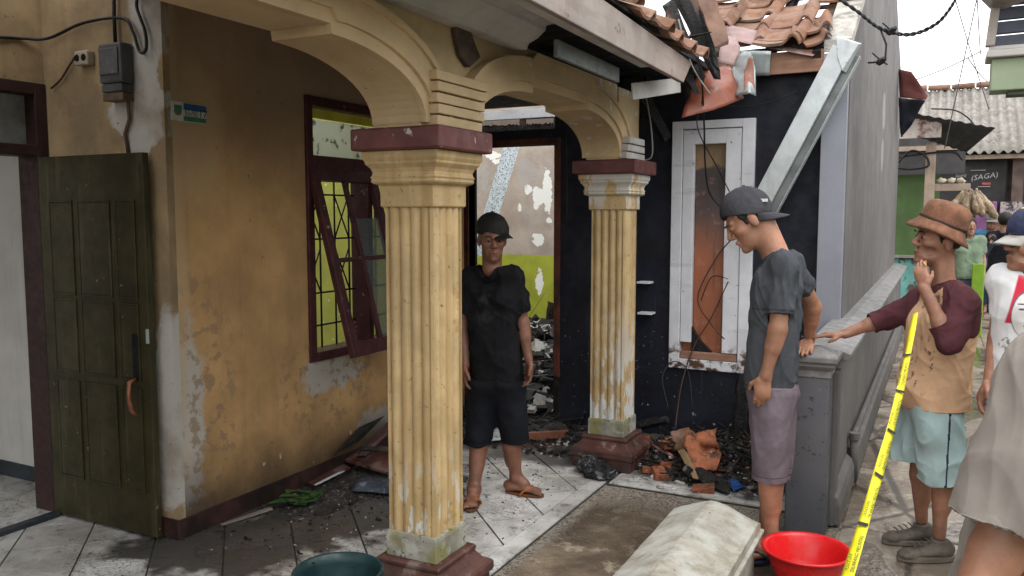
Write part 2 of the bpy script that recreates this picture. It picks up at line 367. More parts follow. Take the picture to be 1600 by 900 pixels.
def strip_mat():
    g = G('muddy_cement_strip')
    c = g.mix(g.ramp(g.noise(2.6, 7, .65), .32, .68), (.075, .052, .035), (.215, .165, .115))
    c = g.mix(g.above(g.noise(7, 7, .7), .58, .05), c, (.30, .25, .185))
    wet = g.ramp(g.noise(1.6, 4, .5, dist=.6), .48, .60)
    c = g.mix(g.mul(wet, .6), c, (.055, .042, .03))
    edge = g.mx(g.ramp(g.xyz(1), 4.15, 4.5), g.ramp(g.xyz(0), -1.62, -1.70))
    grit = g.mul(edge, g.above(g.voro(60), .42, .1))
    c = g.mix(g.mul(edge, .6), c, (.075, .062, .05)); c = g.mix(grit, c, (.24, .215, .18))
    h = g.math('ADD', g.noise(22, 6), g.mul(g.voro(55), .7))
    return g.finish(c, g.ramp(wet, 0, 1, .75, .28), 0, h, .45, .01, .4)
m_strip = strip_mat()
def alley_mat():
    g = G('wet_alley_cement')
    c = g.mix(g.ramp(g.noise(2.2, 7, .66), .3, .7), (.125, .095, .070), (.32, .265, .21))
    c = g.mix(g.mul(g.above(g.noise(9, 7, .7), .56, .06), .7), c, (.40, .35, .29))
    wet = g.ramp(g.noise(1.3, 5, .55, dist=.8, aniso=(1.6, .8, 1)), .44, .58)
    c = g.mix(g.mul(wet, .6), c, (.10, .078, .060))
    crack = g.below(g.voro(.9, 'DISTANCE_TO_EDGE', aniso=(1, .7, 1)), .012, .008)
    c = g.mix(g.mul(crack, .8), c, (.03, .025, .02))
    h = g.math('SUBTRACT', g.noise(20, 6), g.mul(wet, .6))
    return g.finish(c, g.ramp(wet, 0, 1, .50, .06), 0, h, .4, .01, .5)
m_alley = alley_mat()

# ================================================================== GROUND
tag(MB().box(-60, 60, -40, 90, -.5, -.03).build('ground', m_dirt), kind='structure')
tag(MB().box(-.40, 1.6, -3, 24, -.2, -.012).build('alley_pavement', m_alley), kind='structure')
tag(MB().box(-1.72, -.40, -3, 4.585, -.2, -.016).build('cement_strip', m_strip), kind='structure')
floor = tag(MB().box(-4.16, -1.72, -1.2, 5.80, -.2, -.008).build('porch_floor', m_grout), kind='structure')
floor2 = tag(MB().box(-1.718, -.62, 4.59, 5.80, -.2, -.0082).build('rear_porch_floor', m_grout), kind='structure')

# diagonal floor tiles, cut along the white border strip
TS, TX, TY = .3235, -1.82, 3.465
def clip(poly, f):
    out = []
    for i in range(len(poly)):
        a, b = poly[i], poly[(i + 1) % len(poly)]; fa, fb = f(a), f(b)
        if fa >= 0: out.append(a)
        if fa * fb < 0: t = fa / (fa - fb); out.append((a[0] + (b[0] - a[0]) * t, a[1] + (b[1] - a[1]) * t))
    return out
def diag_tiles(x0, x1, y0, y1, par, ox=TX, oy=TY):
    s2 = math.sqrt(.5); g_ = .0045
    for i in range(-26, 27):
        for j in range(-26, 27):
            c = [((i + a) * TS, (j + b) * TS) for a, b in ((0, 0), (1, 0), (1, 1), (0, 1))]
            cc = ((c[0][0] + c[2][0]) / 2, (c[0][1] + c[2][1]) / 2)
            P = [(u - g_ * (1 if u > cc[0] else -1), v - g_ * (1 if v > cc[1] else -1)) for u, v in c]
            P = [(ox + (u - v) * s2, oy + (u + v) * s2) for u, v in P]
            for f in (lambda p: p[0] - x0, lambda p: x1 - p[0], lambda p: p[1] - y0, lambda p: y1 - p[1]):
                P = clip(P, f)
                if len(P) < 3: break
            if len(P) < 3: continue
            ar = abs(sum(P[k][0] * P[(k + 1) % len(P)][1] - P[(k + 1) % len(P)][0] * P[k][1] for k in range(len(P)))) / 2
            if ar < .004: continue
            rr = random.Random(i * 91 + j); dz = rr.uniform(-.0012, .0012)
            MB().prism(P, 'z', -.0075, dz).build('tile', m_tile, par)
diag_tiles(-4.15, -1.824, 1.75, 5.79, floor)
y = 1.6
while y < 5.75:                                     # white border strip
    if not (2.6 < y < 2.62): MB().box(-1.820, -1.724, y + .0015, y + .3985, -.0075, .0008 * random.uniform(-1, 1)).build('border_tile', m_tile, floor)
    y += .4
x = -1.70
while x < -.66:
    MB().box(x + .0015, min(x + .3985, -.63), 4.592, 4.675, -.0075, .0006 * random.uniform(-1, 1)).build('border_tile', m_tile, floor2); x += .4
for i in range(3):
    for j in range(4):
        MB().box(-1.70 + i * .36 + .002, -1.70 + i * .36 + (.358 if i < 2 else .34), 4.68 + j * .28 + .002, 4.68 + j * .28 + .278, -.0078, random.uniform(-.001, .001)).build('tile', m_tile, floor2)
# cement slabs of the alley, each with its own edge
for j in range(9):
    y0 = 2.2 + j * 1.15; n = 2
    for i in range(n):
        x0 = -.395 + i * .93
        MB().box(x0 + .006, x0 + .924, y0 + .006, y0 + 1.144, -.1, -.004 + random.uniform(-.003, .003)).build('cement_slab', m_alley, bpy.data.objects['alley_pavement'], bevel=.006)

# ================================================================== COLUMNS
def column(loc, label):
    t = thing('porch_column', label, 'column', loc, 'cream fluted porch columns')
    MB().sq([(.192, 0), (.194, .006), (.194, .062), (.188, .066), (.202, .072), (.208, .085), (.207, .112), (.200, .122), (.172, .138), (.152, .165), (.146, .176), (.152, .178), (.152, .192), (.144, .199)]).build('plinth', m_plinth, t, bevel=.004, local=True)
    MB().sq([(.121, .1992), (.121, .290), (.118, .302), (.114, .306)]).build('base_block', m_colbase, t, bevel=.004, local=True)
    # fluted shaft: convex reeds between grooves on each face
    prof = []; a = .113; nr = 4; wv = (2 * a - .030) / nr
    for (dx, dy) in ((1, 0), (0, 1), (-1, 0), (0, -1)):
        ox, oy = {(1, 0): (-a, -a), (0, 1): (a, -a), (-1, 0): (a, a), (0, -1): (-a, a)}[(dx, dy)]
        nx, ny = dy, -dx
        prof.append((ox + dx * .004, oy + dy * .004))
        prof.append((ox + dx * .013, oy + dy * .013))
        for r_ in range(nr):
            for k in range(7):
                tt = .015 + r_ * wv + wv * k / 6; hh = -.013 + .0145 * math.sin(math.pi * k / 6) ** .75
                prof.append((ox + dx * tt + nx * hh, oy + dy * tt + ny * hh))
        prof.append((ox + dx * (2 * a - .013), oy + dy * (2 * a - .013)))
    m = MB(); n = len(prof); zs = [.30, .36, .9, 1.3, 1.58, 1.632]
    for z in zs: m.v += [(p[0], p[1], z) for p in prof]
    for i in range(len(zs) - 1):
        for k in range(n): k2 = (k + 1) % n; m.f.append((i * n + k, i * n + k2, (i + 1) * n + k2, (i + 1) * n + k))
    m.build('fluted_shaft', m_cream, t, local=True)
    MB().sq([(.121, 1.628), (.125, 1.634), (.125, 1.712), (.132, 1.716), (.146, 1.722), (.152, 1.730), (.148, 1.737), (.150, 1.741), (.154, 1.746), (.148, 1.752), (.146, 1.765), (.152, 1.78), (.164, 1.793), (.168, 1.797), (.168, 1.806), (.172, 1.812), (.176, 1.82), (.176, 1.846)]).build('capital', m_cream, t, bevel=.003, local=True)
    MB().box(-.207, .207, -.207, .207, 1.847, 1.932).build('capital_slab', m_maroon, t, bevel=.008, local=True)
    return t
column((-1.862, 2.85, 0), 'near cream fluted column with maroon top slab, largest thing at the centre')
column((-1.835, 5.0, 0), 'far cream fluted column with peeling white patches beside the burnt doorway')

# ================================================================== ARCHES between the columns
def arch_line(y0, y1, sgn_start, sgn_end, n=14):
    """intrados polyline from y0 to y1: quarter curve, small step, flat, and the same mirrored"""
    L = []
    def quarter(ys, d):
        q = []
        for k in range(n + 1):
            a = math.pi / 2 * k / n; q.append((ys + d * .54 * (1 - math.cos(a)), 1.945 + .222 * math.sin(a) ** .95))
        q.append((ys + d * .545, 2.198)); return q
    if sgn_start: L += quarter(y0, 1)
    else: L.append((y0, 2.198))
    E_ = list(reversed(quarter(y1, -1))) if sgn_end else [(y1, 2.198)]
    return L + E_
def offset_line(L, d):
    out = []
    for i in range(len(L)):
        a = Vector(L[max(i - 1, 0)]); b = Vector(L[min(i + 1, len(L) - 1)]); t = (b - a).normalized(); nrm = Vector((-t.y, t.x))
        p = Vector(L[i]) + nrm * d; out.append((p.x, p.y))
    return out
def arch(label, L, ztop, yw0, yw1):
    t = thing('porch_arch', label, 'arch', (-1.86, (L[0][0] + L[-1][0]) / 2, 1.94), 'cream porch arches')
    top = [(p[0], ztop if not callable(ztop) else ztop(p[0])) for p in L]
    MB().strip(L, top, -1.975, -1.752).build('arch_wall', m_arch, t)
    for d0, d1, x, nm in ((0, .045, -1.726, 'inner_moulding'), (.045, .128, -1.712, 'arch_band'), (.128, .152, -1.698, 'outer_moulding')):
        MB().strip(offset_line(L, d0), offset_line(L, d1), -1.755, x).build(nm, m_arch, t)
    return t
arch('cream arch sweeping from the near column to the upper left of the picture', arch_line(-.6, 2.665, False, True), 2.52, 0, 0)
arch('cream arch bridging the near column and the far column', arch_line(3.04, 4.80, True, True), lambda y: 2.52 if y < 3.2 else 2.375, 0, 0)
imp = thing('arch_impost', 'grooved cream block between the two arches on the near column', 'impost', (-1.86, 2.85, 1.932))
for k in range(5): MB().box(-1.97, -1.690 + .005 * (k % 2) + .003 * k, 2.69 - .006 * k, 3.03 + .006 * k, 1.934 + k * .041 + .003, 1.934 + (k + 1) * .041 - .002).build('impost_course', m_arch, imp, bevel=.004)
MB().box(-1.972, -1.752, 2.668, 3.037, 1.9335, 2.52).build('spandrel', m_arch, imp)
imp2 = thing('arch_impost', 'chipped white and cream block on top of the far column', 'impost', (-1.84, 5.0, 1.932))
MB().box(-1.95, -1.742, 4.806, 5.18, 1.9335, 2.36).build('spandrel', m_arch, imp2)
for k in range(3): MB().box(-1.95, -1.688 + .009 * k, 4.81, 5.15 - .03 * k, 1.936 + k * .045, 1.936 + (k + 1) * .045 - .004).build('impost_course', m_cornice, imp2, bevel=.006)
m_torn = mat('torn_sooty_felt', (.075, .055, .045), .9, .5, 12, bump=.6)
mb_ = MB().prism([GX(*c_, -1.74).yz[:] for c_ in ((706, 34), (727, 36), (735, 62), (746, 90), (729, 106), (716, 88), (709, 60))], 'x', -1.748, -1.722); tag(mb_.build('torn_flap', m_torn, bevel=.006), 'dark torn flap stuck to the cream wall above the near column', 'flap')

# ================================================================== EAVE of the porch: cornice, fascia, ceiling
cor = thing('eave_cornice', 'stepped whitewashed eave cornice above the near column, broken at its end', 'cornice', (-1.6, 3.0, 2.3))
def cornice_piece(xa, xb, z0, z1, yend, nm):
    prof = [(xa, z0), (xa + (xb - xa) * .35, z0), (xa + (xb - xa) * .4, z0 + .025), (xa + (xb - xa) * .62, z0 + .045), (xa + (xb - xa) * .8, z0 + .075), (xa + (xb - xa) * .82, z0 + .095), (xb, z0 + .10), (xb, z1), (xa, z1)]
    MB().prism(prof, 'y', -.6, yend).build(nm, m_cornice, cor, bevel=.003)
cornice_piece(-1.748, -1.47, 2.375, 2.53, 3.02, 'upper_moulding')
cornice_piece(-1.7485, -1.545, 2.335, 2.47, 3.42, 'lower_moulding')
yh = thing('house', 'cream and ochre house with porch, wooden door and maroon window', 'house', (-3.3, 2.8, 0))
fb = thing('fascia_board', 'long dusty white eave board running from top centre to the burnt corner', 'board', (-1.25, 4.4, 2.3))
MB().hexa([(-1.262, 1.5, 2.315), (-1.235, 1.5, 2.315), (-1.235, 4.40, 2.295), (-1.262, 4.40, 2.295), (-1.262, 1.5, 2.50), (-1.235, 1.5, 2.50), (-1.235, 4.56, 2.425), (-1.262, 4.56, 2.425)]).build('board', m_duskboard, fb, bevel=.004)
MB().beam((-1.30, 1.5, 2.36), (-1.30, 3.95, 2.345), .05, .07).build('rear_batten', m_cornice, fb, bevel=.003)
# burnt rafters under the eave and the ceiling of the porch
for i, yy in enumerate((1.9, 2.5, 3.3, 3.75, 4.2)):
    MB().beam((-1.29, yy, 2.43), (-1.95, yy, 2.66), .05, .08).build('rafter', m_char if yy > 3.1 else m_ceil, yh)
MB().hexa([(-1.24, -1, 2.515), (-1.24, 4.5, 2.465), (-1.24, 4.5, 2.485), (-1.24, -1, 2.535), (-3.5, -1, 3.30), (-3.5, 4.5, 3.28), (-3.5, 4.5, 3.30), (-3.5, -1, 3.32)]).build('porch_roof', m_char, yh)
MB().box(-3.45, -1.98, -1.2, 5.78, 2.70, 2.73).build('ceiling', m_ceil, yh)
MB().box(-3.27, -1.985, 4.2, 5.79, 2.42, 2.66).build('sooty_ceiling', m_black, yh)
MB().box(-1.98, -1.32, 3.6, 5.79, 2.50, 2.53).build('sooty_soffit', m_black, yh)
# small boards poking out below the burnt eave
for (a, b, w_, h_, mm, lab) in (((988, 143), (1062, 133), .012, .085, m_cornice, 'pale board end under the eave beside the red sheet'), ((868, 75), (965, 118), .02, .07, m_metal_dark, 'bluish dark batten under the white eave board')):
    pa, pb = GX(*a, -1.42), GX(*b, -1.40)
    tag(MB().beam(pa, pb, w_, h_).build('eave_board', mm, bevel=.003), lab, 'board')

m_darkskirt = mat('sooty_maroon_skirting', (.045, .020, .018), .6, .4, 7, layers=[(scaled(spots(4, .5, .1), .8), (.012, .009, .008))])
m_darkframe = mat('dark_maroon_frame', (.030, .013, .012), .6, .3, 8)
# ================================================================== OCHRE WALL with window
W0, W1, WZ0, WZ1 = 3.775, 4.95, .727, 2.285
m = MB()
m.box(-3.42, -3.28, 2.80, W0, -.05, 2.95); m.box(-3.42, -3.28, W1, 5.58, -.05, 2.95)
m.box(-3.42, -3.28, W0, W1, -.05, WZ0); m.box(-3.42, -3.28, W0, W1, WZ1, 2.95)
m.build('ochre_wall', m_yellow, yh)
MB().box(-4.16, -3.422, 2.80, 2.93, -.05, 3.0).build('meter_wall', m_tan, yh)
MB().box(-3.421, -3.2795, 2.7985, 2.84, -.05, 2.95).build('corner_strip', m_tan, yh)
MB().box(-3.279, -3.268, 2.796, 5.57, 0, .10).build('skirting', m_darkskirt, yh, bevel=.004)
MB().box(-3.43, -3.268, 2.786, 2.7975, 0, .10).build('skirting', m_darkskirt, yh, bevel=.004)
# door wall (recedes at the left edge), with transom and open leaf
m = MB(); m.box(-4.30, -4.16, -1.2, 1.95, 0, 3.0); m.box(-4.30, -4.16, 1.95, 2.80, 2.27, 3.0); m.build('door_wall', m_tan, yh)
m = MB(); m.box(-4.31, -4.145, 1.95, 2.02, 0, 2.27); m.box(-4.31, -4.145, 2.735, 2.797, 0, 2.27); m.box(-4.31, -4.145, 2.02, 2.735, 2.21, 2.27); m.box(-4.31, -4.145, 2.02, 2.735, 1.90, 1.955); m.build('door_frame', m_darkframe, yh, bevel=.004)
tr = MB().box(-4.24, -4.232, 2.02, 2.735, 1.955, 2.21).build('transom_pane', mat('dusty_glass', (.22, .23, .23), .25, .3, 7, bump=.1, layers=[(scaled(spots(9, .6, .05), .5), (.4, .38, .35))]), yh)
door = MB().box(-4.155, -3.365, 2.735, 2.770, .012, 1.893).build('door', m_door, yh, bevel=.003)
for (x0, x1) in ((-4.06, -3.90), (-3.84, -3.62), (-3.56, -3.44)):
    for (z0, z1) in ((.24, .74), (.80, 1.16), (1.20, 1.66)):
        fr = MB()
        fr.box(x0, x1, 2.7305, 2.7355, z0, z1)
        fr.build('panel', m_door, door, bevel=.004)
        m = MB(); e = .012; m.box(x0 - e, x0, 2.7265, 2.7355, z0 - e, z1 + e); m.box(x1, x1 + e, 2.7265, 2.7355, z0 - e, z1 + e); m.box(x0, x1, 2.7265, 2.7355, z0 - e, z0); m.box(x0, x1, 2.7265, 2.7355, z1, z1 + e)
        m.build('panel_moulding', m_door, door, bevel=.003)
h_ = MB(); h_.box(-3.475, -3.435, 2.722, 2.735, .80, 1.02); h_.build('handle_plate', m_iron, door, bevel=.003)
MB().tube([(-3.455, 2.725, .80), (-3.455, 2.685, .79), (-3.452, 2.675, .72), (-3.445, 2.68, .66), (-3.438, 2.70, .63)], .011).build('handle', mat('worn_copper_handle', (.22, .09, .05), .4, .3, 20, metal=.4), door, smooth=True)
MB().box(-3.38, -3.366, 2.728, 2.7365, .98, 1.05).build('latch', m_greysheet, door)
# white room behind the door
rm = thing('white_room', 'white room wall with dark skirting seen through the open door', 'room', (-4.9, 3.0, 0))
MB().box(-7.2, -4.17, 3.02, 3.12, .0, 2.9).build('wall', m_whiteint, rm)
MB().box(-7.2, -4.31, 3.002, 3.018, .0, .10).build('skirting', m_teal_dark, rm)
MB().box(-7.3, -7.2, -.5, 3.1, .0, 2.9).build('wall', m_whiteint, rm)
MB().box(-7.2, -4.31, -.5, 3.1, 2.9, 2.95).build('ceiling', m_ceil, rm)
MB().box(-4.30, -1.75, -1.35, -1.21, -.05, 1.2).build('unseen_end_wall', m_tan, yh)  # unseen wall added to darken the left part of the porch
MB().box(-7.2, -4.165, -.5, 3.02, -.02, .012).build('floor', m_tile, rm)
MB().box(-4.163, -4.10, 1.95, 2.735, -.005, .02).build('threshold', m_teal_dark, rm, bevel=.004)

# window in the ochre wall
win = MB().box(-3.40, -3.262, W0, W0 + .055, WZ0, WZ1).box(-3.40, -3.262, W1 - .055, W1, WZ0, WZ1).box(-3.40, -3.262, W0 + .055, W1 - .055, WZ1 - .055, WZ1).box(-3.40, -3.255, W0 + .055, W1 - .055, WZ0, WZ0 + .055).box(-3.40, -3.262, W0 + .055, W1 - .055, 1.85, 1.945).box(-3.40, -3.262, 4.34, 4.39, WZ0 + .055, 1.85).build('window_frame', m_maroonwood, yh, bevel=.004)
m_frost = mat('frosted_pane', (.50, .54, .55), .4, .12, 6, bump=.1, layers=[(scaled(spots(20, .62, .03), .8), (.05, .05, .05)), (scaled(spots(6, .57, .05), .5), (.28, .30, .31))])
gq = G('frosted_transom'); gq.b.inputs['Transmission Weight'].default_value = .8
cq = gq.mix(g_ := gq.above(gq.noise(17, 6), .6, .03), (.72, .76, .76), (.10, .10, .10)); m_frost = gq.finish(cq, .55, 0, gq.noise(60, 3), .2)
MB().box(-3.345, -3.34, W0 + .055, W1 - .055, 1.945, 2.165).build('transom_pane', m_frost, win)
MB().box(-3.348, -3.336, W0 + .055, W1 - .20, 2.172, 2.225).build('lit_wall_standin', mat('lit_wall_standin', (.62, .55, .08), .7, .15, 8), win)  # added yellow strip, stands in for the lit room wall behind clear glass
# top-hung sash swung outwards
ang = R(15); top = Vector((-3.275, 0, 1.865)); dn = Vector((math.sin(ang), 0, -math.cos(ang))); nz = Vector((math.cos(ang), 0, math.sin(ang)))
def sash_box(mb, y0, y1, s0, s1, t0=-.02, t1=.02):
    P = []
    for s_ in (s0, s1):
        for (yy, tt) in ((y0, t0), (y1, t0), (y1, t1), (y0, t1)):
            q = top + dn * s_ + nz * tt; P.append((q.x, yy, q.z))
    mb.hexa(P)
m = MB(); SB, ST = 4.42, 1.13
Y0, Y1 = 3.80, SB
sash_box(m, Y0, Y0 + .06, 0, ST); sash_box(m, Y1 - .06, Y1, 0, ST); sash_box(m, Y0 + .06, Y1 - .06, 0, .07); sash_box(m, Y0 + .06, Y1 - .06, ST - .085, ST); sash_box(m, Y0 + .06, Y1 - .06, .54, .565, -.012, .012); sash_box(m, 4.085, 4.115, .07, ST - .085, -.0125, .0125)
sash = m.build('sash', m_maroonwood, win, bevel=.003)
m = MB(); sash_box(m, 4.117, Y1 - .062, .30, .538, -.002, .002); sash_box(m, 4.117, Y1 - .062, .567, ST - .087, -.002, .002)
gl = G('grey_window_glass'); gl.b.inputs['Transmission Weight'].default_value = .85
m.build('pane', gl.finish((.42, .45, .47), .08, 0, None), sash)
m = MB()
for k in range(8): yy = W0 + .09 + k * .14; m.tube([(-3.375, yy, WZ0 + .02), (-3.375, yy, 1.88)], .006, 6)
for zz in (.92, 1.12, 1.45, 1.72): m.tube([(-3.375, W0 + .05, zz), (-3.375, W1 - .05, zz)], .006, 6)
for k in range(0, 7, 2):
    yy = W0 + .09 + k * .14
    for z0 in (1.12, 1.45): m.tube([(-3.375, yy, z0), (-3.375, yy + .14, z0 + .27)], .005, 6); m.tube([(-3.375, yy + .14, z0), (-3.375, yy, z0 + .27)], .005, 6)
m.build('iron_grille', m_iron, win, smooth=True)
sb = thing('curtain', 'dark curtain hanging inside the left edge of the maroon window', 'curtain', (-3.5, 3.9, .8))
m = MB(); m.grid(lambda u, v: (-3.46 + .02 * math.sin(u * 22), 3.72 + u * .20 * (1 - .35 * v), .78 + v * 1.05), 30, 6); m.build('cloth', mat('dark_blue_cloth', (.012, .014, .022), .9, .3, 8), sb, smooth=True, thick=.004)

# ---- meter, socket, plaque, cables on the walls
em = thing('electricity_meter', 'dark grey electricity meter on the wall above the open door', 'meter', (-3.60, 2.78, 2.1))
m_meter = mat('meter_grey', (.075, .078, .082), .5, .25, 12)
MB().box(-3.635, -3.475, 2.725, 2.798, 2.225, 2.415).build('case', m_meter, em, bevel=.012)
MB().box(-3.62, -3.49, 2.716, 2.7245, 2.265, 2.39).build('window', mat('meter_glass', (.10, .105, .11), .2, .2, 9), em, bevel=.006)
MB().box(-3.627, -3.482, 2.730, 2.797, 2.185, 2.223).build('terminal_cover', m_meter, em, bevel=.006)
MB().box(-3.63, -3.485, 2.738, 2.797, 2.145, 2.183).build('nameplate', mat('rusty_plate', (.13, .085, .055), .6, .3, 20), em, bevel=.003)
MB().tube([(-3.57, 2.775, 2.41), (-3.572, 2.775, 2.55), (-3.56, 2.78, 2.95)], .009).build('conduit', m_cable, em, smooth=True)
MB().tube([(-3.50, 2.775, 2.15), (-3.505, 2.785, 2.06), (-3.545, 2.788, 1.99), (-3.53, 2.79, 1.90)], .009).build('lead', mat('brown_lead', (.1, .065, .045), .7), em, smooth=True)
so = thing('wall_socket', 'small white double socket beside the electricity meter', 'socket', (-3.78, 2.78, 2.37))
MB().box(-3.855, -3.755, 2.755, 2.799, 2.335, 2.405).build('case', mat('socket_cream', (.40, .36, .28), .5), so, bevel=.008)
for dx in (-.025, .025): MB().lathe([(.017, 0), (.017, .003), (.012, .004)], (-3.805 + dx, 2.7545, 2.37), 16, Matrix.Rotation(R(90), 3, 'X')).build('outlet', m_iron, so)
def cable(pts, r, label, mt=None, n=6, name='cable'):
    P = [Vector(p) for p in pts]; out = []
    for i in range(len(P) - 1):
        p0, p1, p2, p3 = P[max(i - 1, 0)], P[i], P[i + 1], P[min(i + 2, len(P) - 1)]
        for k in range(6):
            t = k / 6; out.append(.5 * ((2 * p1) + (p2 - p0) * t + (2 * p0 - 5 * p1 + 4 * p2 - p3) * t * t + (3 * p1 - p0 - 3 * p2 + p3) * t ** 3))
    out.append(P[-1]); o = MB().tube(out, r, n).build(name, mt or m_cable, smooth=True)
    return tag(o, label, 'cable') if label else o
Yc = 2.775
cable([GX(x, yy, -4.148) for x, yy in ((-60, 57), (0, 58), (35, 60))] + [GY(x, yy, Yc) for x, yy in ((75, 60), (130, 36), (190, 28), (207, 48), (218, 80), (228, 78), (227, 50), (214, 12), (216, -10))], .008, 'black cable looping across the wall above the electricity meter')
cable([GY(x, yy, 2.785) for x, yy in ((80, 138), (95, 124), (110, 100), (118, 88))], .006, 'thin brown lead from the white socket to the door frame', mat('brown_wire', (.06, .03, .02), .6))
pq = thing('address_plaque', 'small blue white and green address plaque with number 17 on the ochre wall', 'sign', (-3.276, 2.93, 2.08))
A, B_ = GX(267, 157, -3.2785), GX(322, 166, -3.2785); A2, B2 = GX(267, 187, -3.2785), GX(322, 194, -3.2785)
def on_plaque(u, v, x=-3.2745): a = A.lerp(B_, u); b = A2.lerp(B2, u); q = a.lerp(b, v); return (x, q.y, q.z)
MB().hexa([on_plaque(0, 1, -3.2795), on_plaque(1, 1, -3.2795), on_plaque(1, 0, -3.2795), on_plaque(0, 0, -3.2795), on_plaque(0, 1), on_plaque(1, 1), on_plaque(1, 0), on_plaque(0, 0)]).build('plate', mat('plaque_white', (.5, .5, .46), .5, .15, 20), pq)
def prect(u0, u1, v0, v1, c, nm, x=-3.2738): MB().poly([on_plaque(u0, v1, x), on_plaque(u1, v1, x), on_plaque(u1, v0, x), on_plaque(u0, v0, x)]).build(nm, mat('plaque_' + nm, c, .5, .15, 30), pq)
prect(.33, .99, .03, .38, (.02, .08, .22), 'blue_band'); prect(.33, .99, .72, .98, (.04, .17, .09), 'green_band'); prect(.07, .28, .18, .62, (.05, .16, .09), 'emblem'); prect(.10, .25, .62, .72, (.3, .06, .05), 'emblem_foot')
def text_mesh(txt, size, name, mt, parent, origin, xdir, ydir, thick=0.0):
    cu = bpy.data.curves.new(name, 'FONT'); cu.body = txt; cu.size = size; cu.extrude = thick; cu.resolution_u = 2
    to = bpy.data.objects.new(name, cu); COL.objects.link(to)
    dg = bpy.context.evaluated_depsgraph_get(); me = bpy.data.meshes.new_from_object(to.evaluated_get(dg)); bpy.data.objects.remove(to)
    X = Vector(xdir).normalized(); Y = Vector(ydir).normalized(); Z = X.cross(Y); M = Matrix((X, Y, Z)).transposed().to_4x4(); M.translation = Vector(origin)
    me.transform(M); me.materials.clear()
    return place(me, name, mt, parent)
m_ink = mat('black_ink', (.015, .015, .017), .6, .1)
pd = (Vector(on_plaque(1, 1)) - Vector(on_plaque(0, 1))).normalized()
text_mesh('17', .055, 'number', m_ink, pq, on_plaque(.76, .70, -3.2732), pd, (0, 0, 1))
text_mesh('RT. 001', .026, 'lettering', m_ink, pq, on_plaque(.36, .54, -3.2732), pd, (0, 0, 1)); text_mesh('RW. 02', .026, 'lettering', m_ink, pq, on_plaque(.36, .71, -3.2732), pd, (0, 0, 1))

# ================================================================== BURNT BACK OF THE HOUSE
YF = 5.80
bh = thing('burnt_house', 'burnt black facade with empty doorway, white window and ruined tiled roof', 'house', (-2, YF, 0))
DX0, DX1, DZ = -3.36, -2.61, 2.13
MB().box(-3.50, -3.41, 5.582, 5.799, 0, 2.95).build('return_wall', m_black, bh)
WX0, WX1, VZ0, VZ1 = -1.695, -1.125, .505, 2.245
m = MB()
for (a, b, c, d) in ((-3.60, DX0, 0, 2.62), (DX0, DX1, DZ, 2.245), (DX0, DX1, 2.45, 2.62), (DX1, WX0, 0, 2.62), (WX0, WX1, 0, VZ0), (WX0, WX1, VZ1, 2.62), (WX1, -.68, 0, 2.62)): m.box(a, b, YF, YF + .13, c, d)
m.build('sooty_wall', m_black, bh)
m = MB(); m.box(DX0 - .045, DX0, YF - .015, YF + .1, 0, DZ + .045); m.box(DX1, DX1 + .05, YF - .015, YF + .1, .35, DZ + .045); m.box(DX0, DX1, YF - .015, YF + .1, DZ, DZ + .045); m.build('door_frame', m_redwood, bh, bevel=.005)
MB().box(DX1, DX1 + .05, YF - .014, YF + .1, 0, .349).build('burnt_jamb_foot', m_char, bh, bevel=.005)
# back room, roofless
MB().box(-8.2, -.7, 9.0, 9.12, 0, 3.1).build('back_wall', m_backwall, bh)
MB().box(-2.20, -2.10, 5.94, 9.0, 0, 2.7).build('room_partition', m_black, bh)
MB().box(-8.2, -3.62, 6.0, 6.12, 0, 3.0).build('lime_partition', m_lime, bh)
MB().box(-8.3, -8.2, 3.1, 9.12, 0, 3.0).build('side_wall', m_lime, bh)
MB().box(-8.2, -2.1, 5.94, 9.0, -.05, .015).build('room_floor', m_concrete, bh)
MB().box(-8.2, -3.43, 3.13, 5.99, -.05, .012).build('room_floor', m_concrete, bh)
# window with white frame
wf = MB().box(WX0, WX0 + .075, YF - .03, YF + .09, VZ0, VZ1).box(WX1 - .085, WX1, YF - .03, YF + .09, VZ0, VZ1).box(WX0 + .075, WX1 - .085, YF - .03, YF + .09, VZ1 - .055, VZ1).box(WX0 + .075, WX1 - .085, YF - .03, YF + .09, VZ0, VZ0 + .07).build('window_frame', m_whitewood, bh, bevel=.004)
MB().box(WX0 + .079, WX0 + .155, YF - .022, YF + .03, VZ0 + .19, VZ1 - .06).box(WX1 - .195, WX1 - .089, YF - .022, YF + .03, VZ0 + .13, VZ1 - .06).box(WX0 + .155, WX1 - .195, YF - .022, YF + .03, VZ1 - .16, VZ1 - .06).build('sash', m_whitewood, wf, bevel=.004)
MB().box(WX0 + .08, WX1 - .09, YF - .02, YF + .04, VZ0 + .072, VZ0 + .125).build('burnt_rail', m_plank, wf, bevel=.005).rotation_euler = (0, 0, 0)
g = G('scorched_window_board'); zc = g.math('MULTIPLY_ADD', g.noise(3.5, 5), .5, g.xyz(2))
c = g.mix(g.ramp(zc, 1.50, 1.95), (.36, .125, .062), (.075, .060, .062)); c = g.mix(g.ramp(zc, 2.19, 2.23), c, (.30, .20, .11))
c = g.mix(g.mul(g.above(g.noise(14, 6), .6, .05), .3), c, (.45, .25, .18)); c = g.mix(g.mul(g.above(g.noise(1, 4, aniso=(30, 1, 2)), .62, .05), .4), c, (.06, .04, .03))
m_board = g.finish(c, .3, 0, g.noise(25, 4), .25, .006, .5)
MB().box(WX0 + .076, WX1 - .086, YF + .045, YF + .06, VZ0 + .07, VZ1 - .05).build('scorched_board', m_board, wf)
MB().prism([(WX0 + .156, VZ0 + .126), (WX0 + .30, VZ0 + .126), (WX0 + .22, VZ0 + .20), (WX0 + .156, VZ0 + .30)], 'y', YF + .0, YF + .035).build('burnt_corner', m_char, wf)
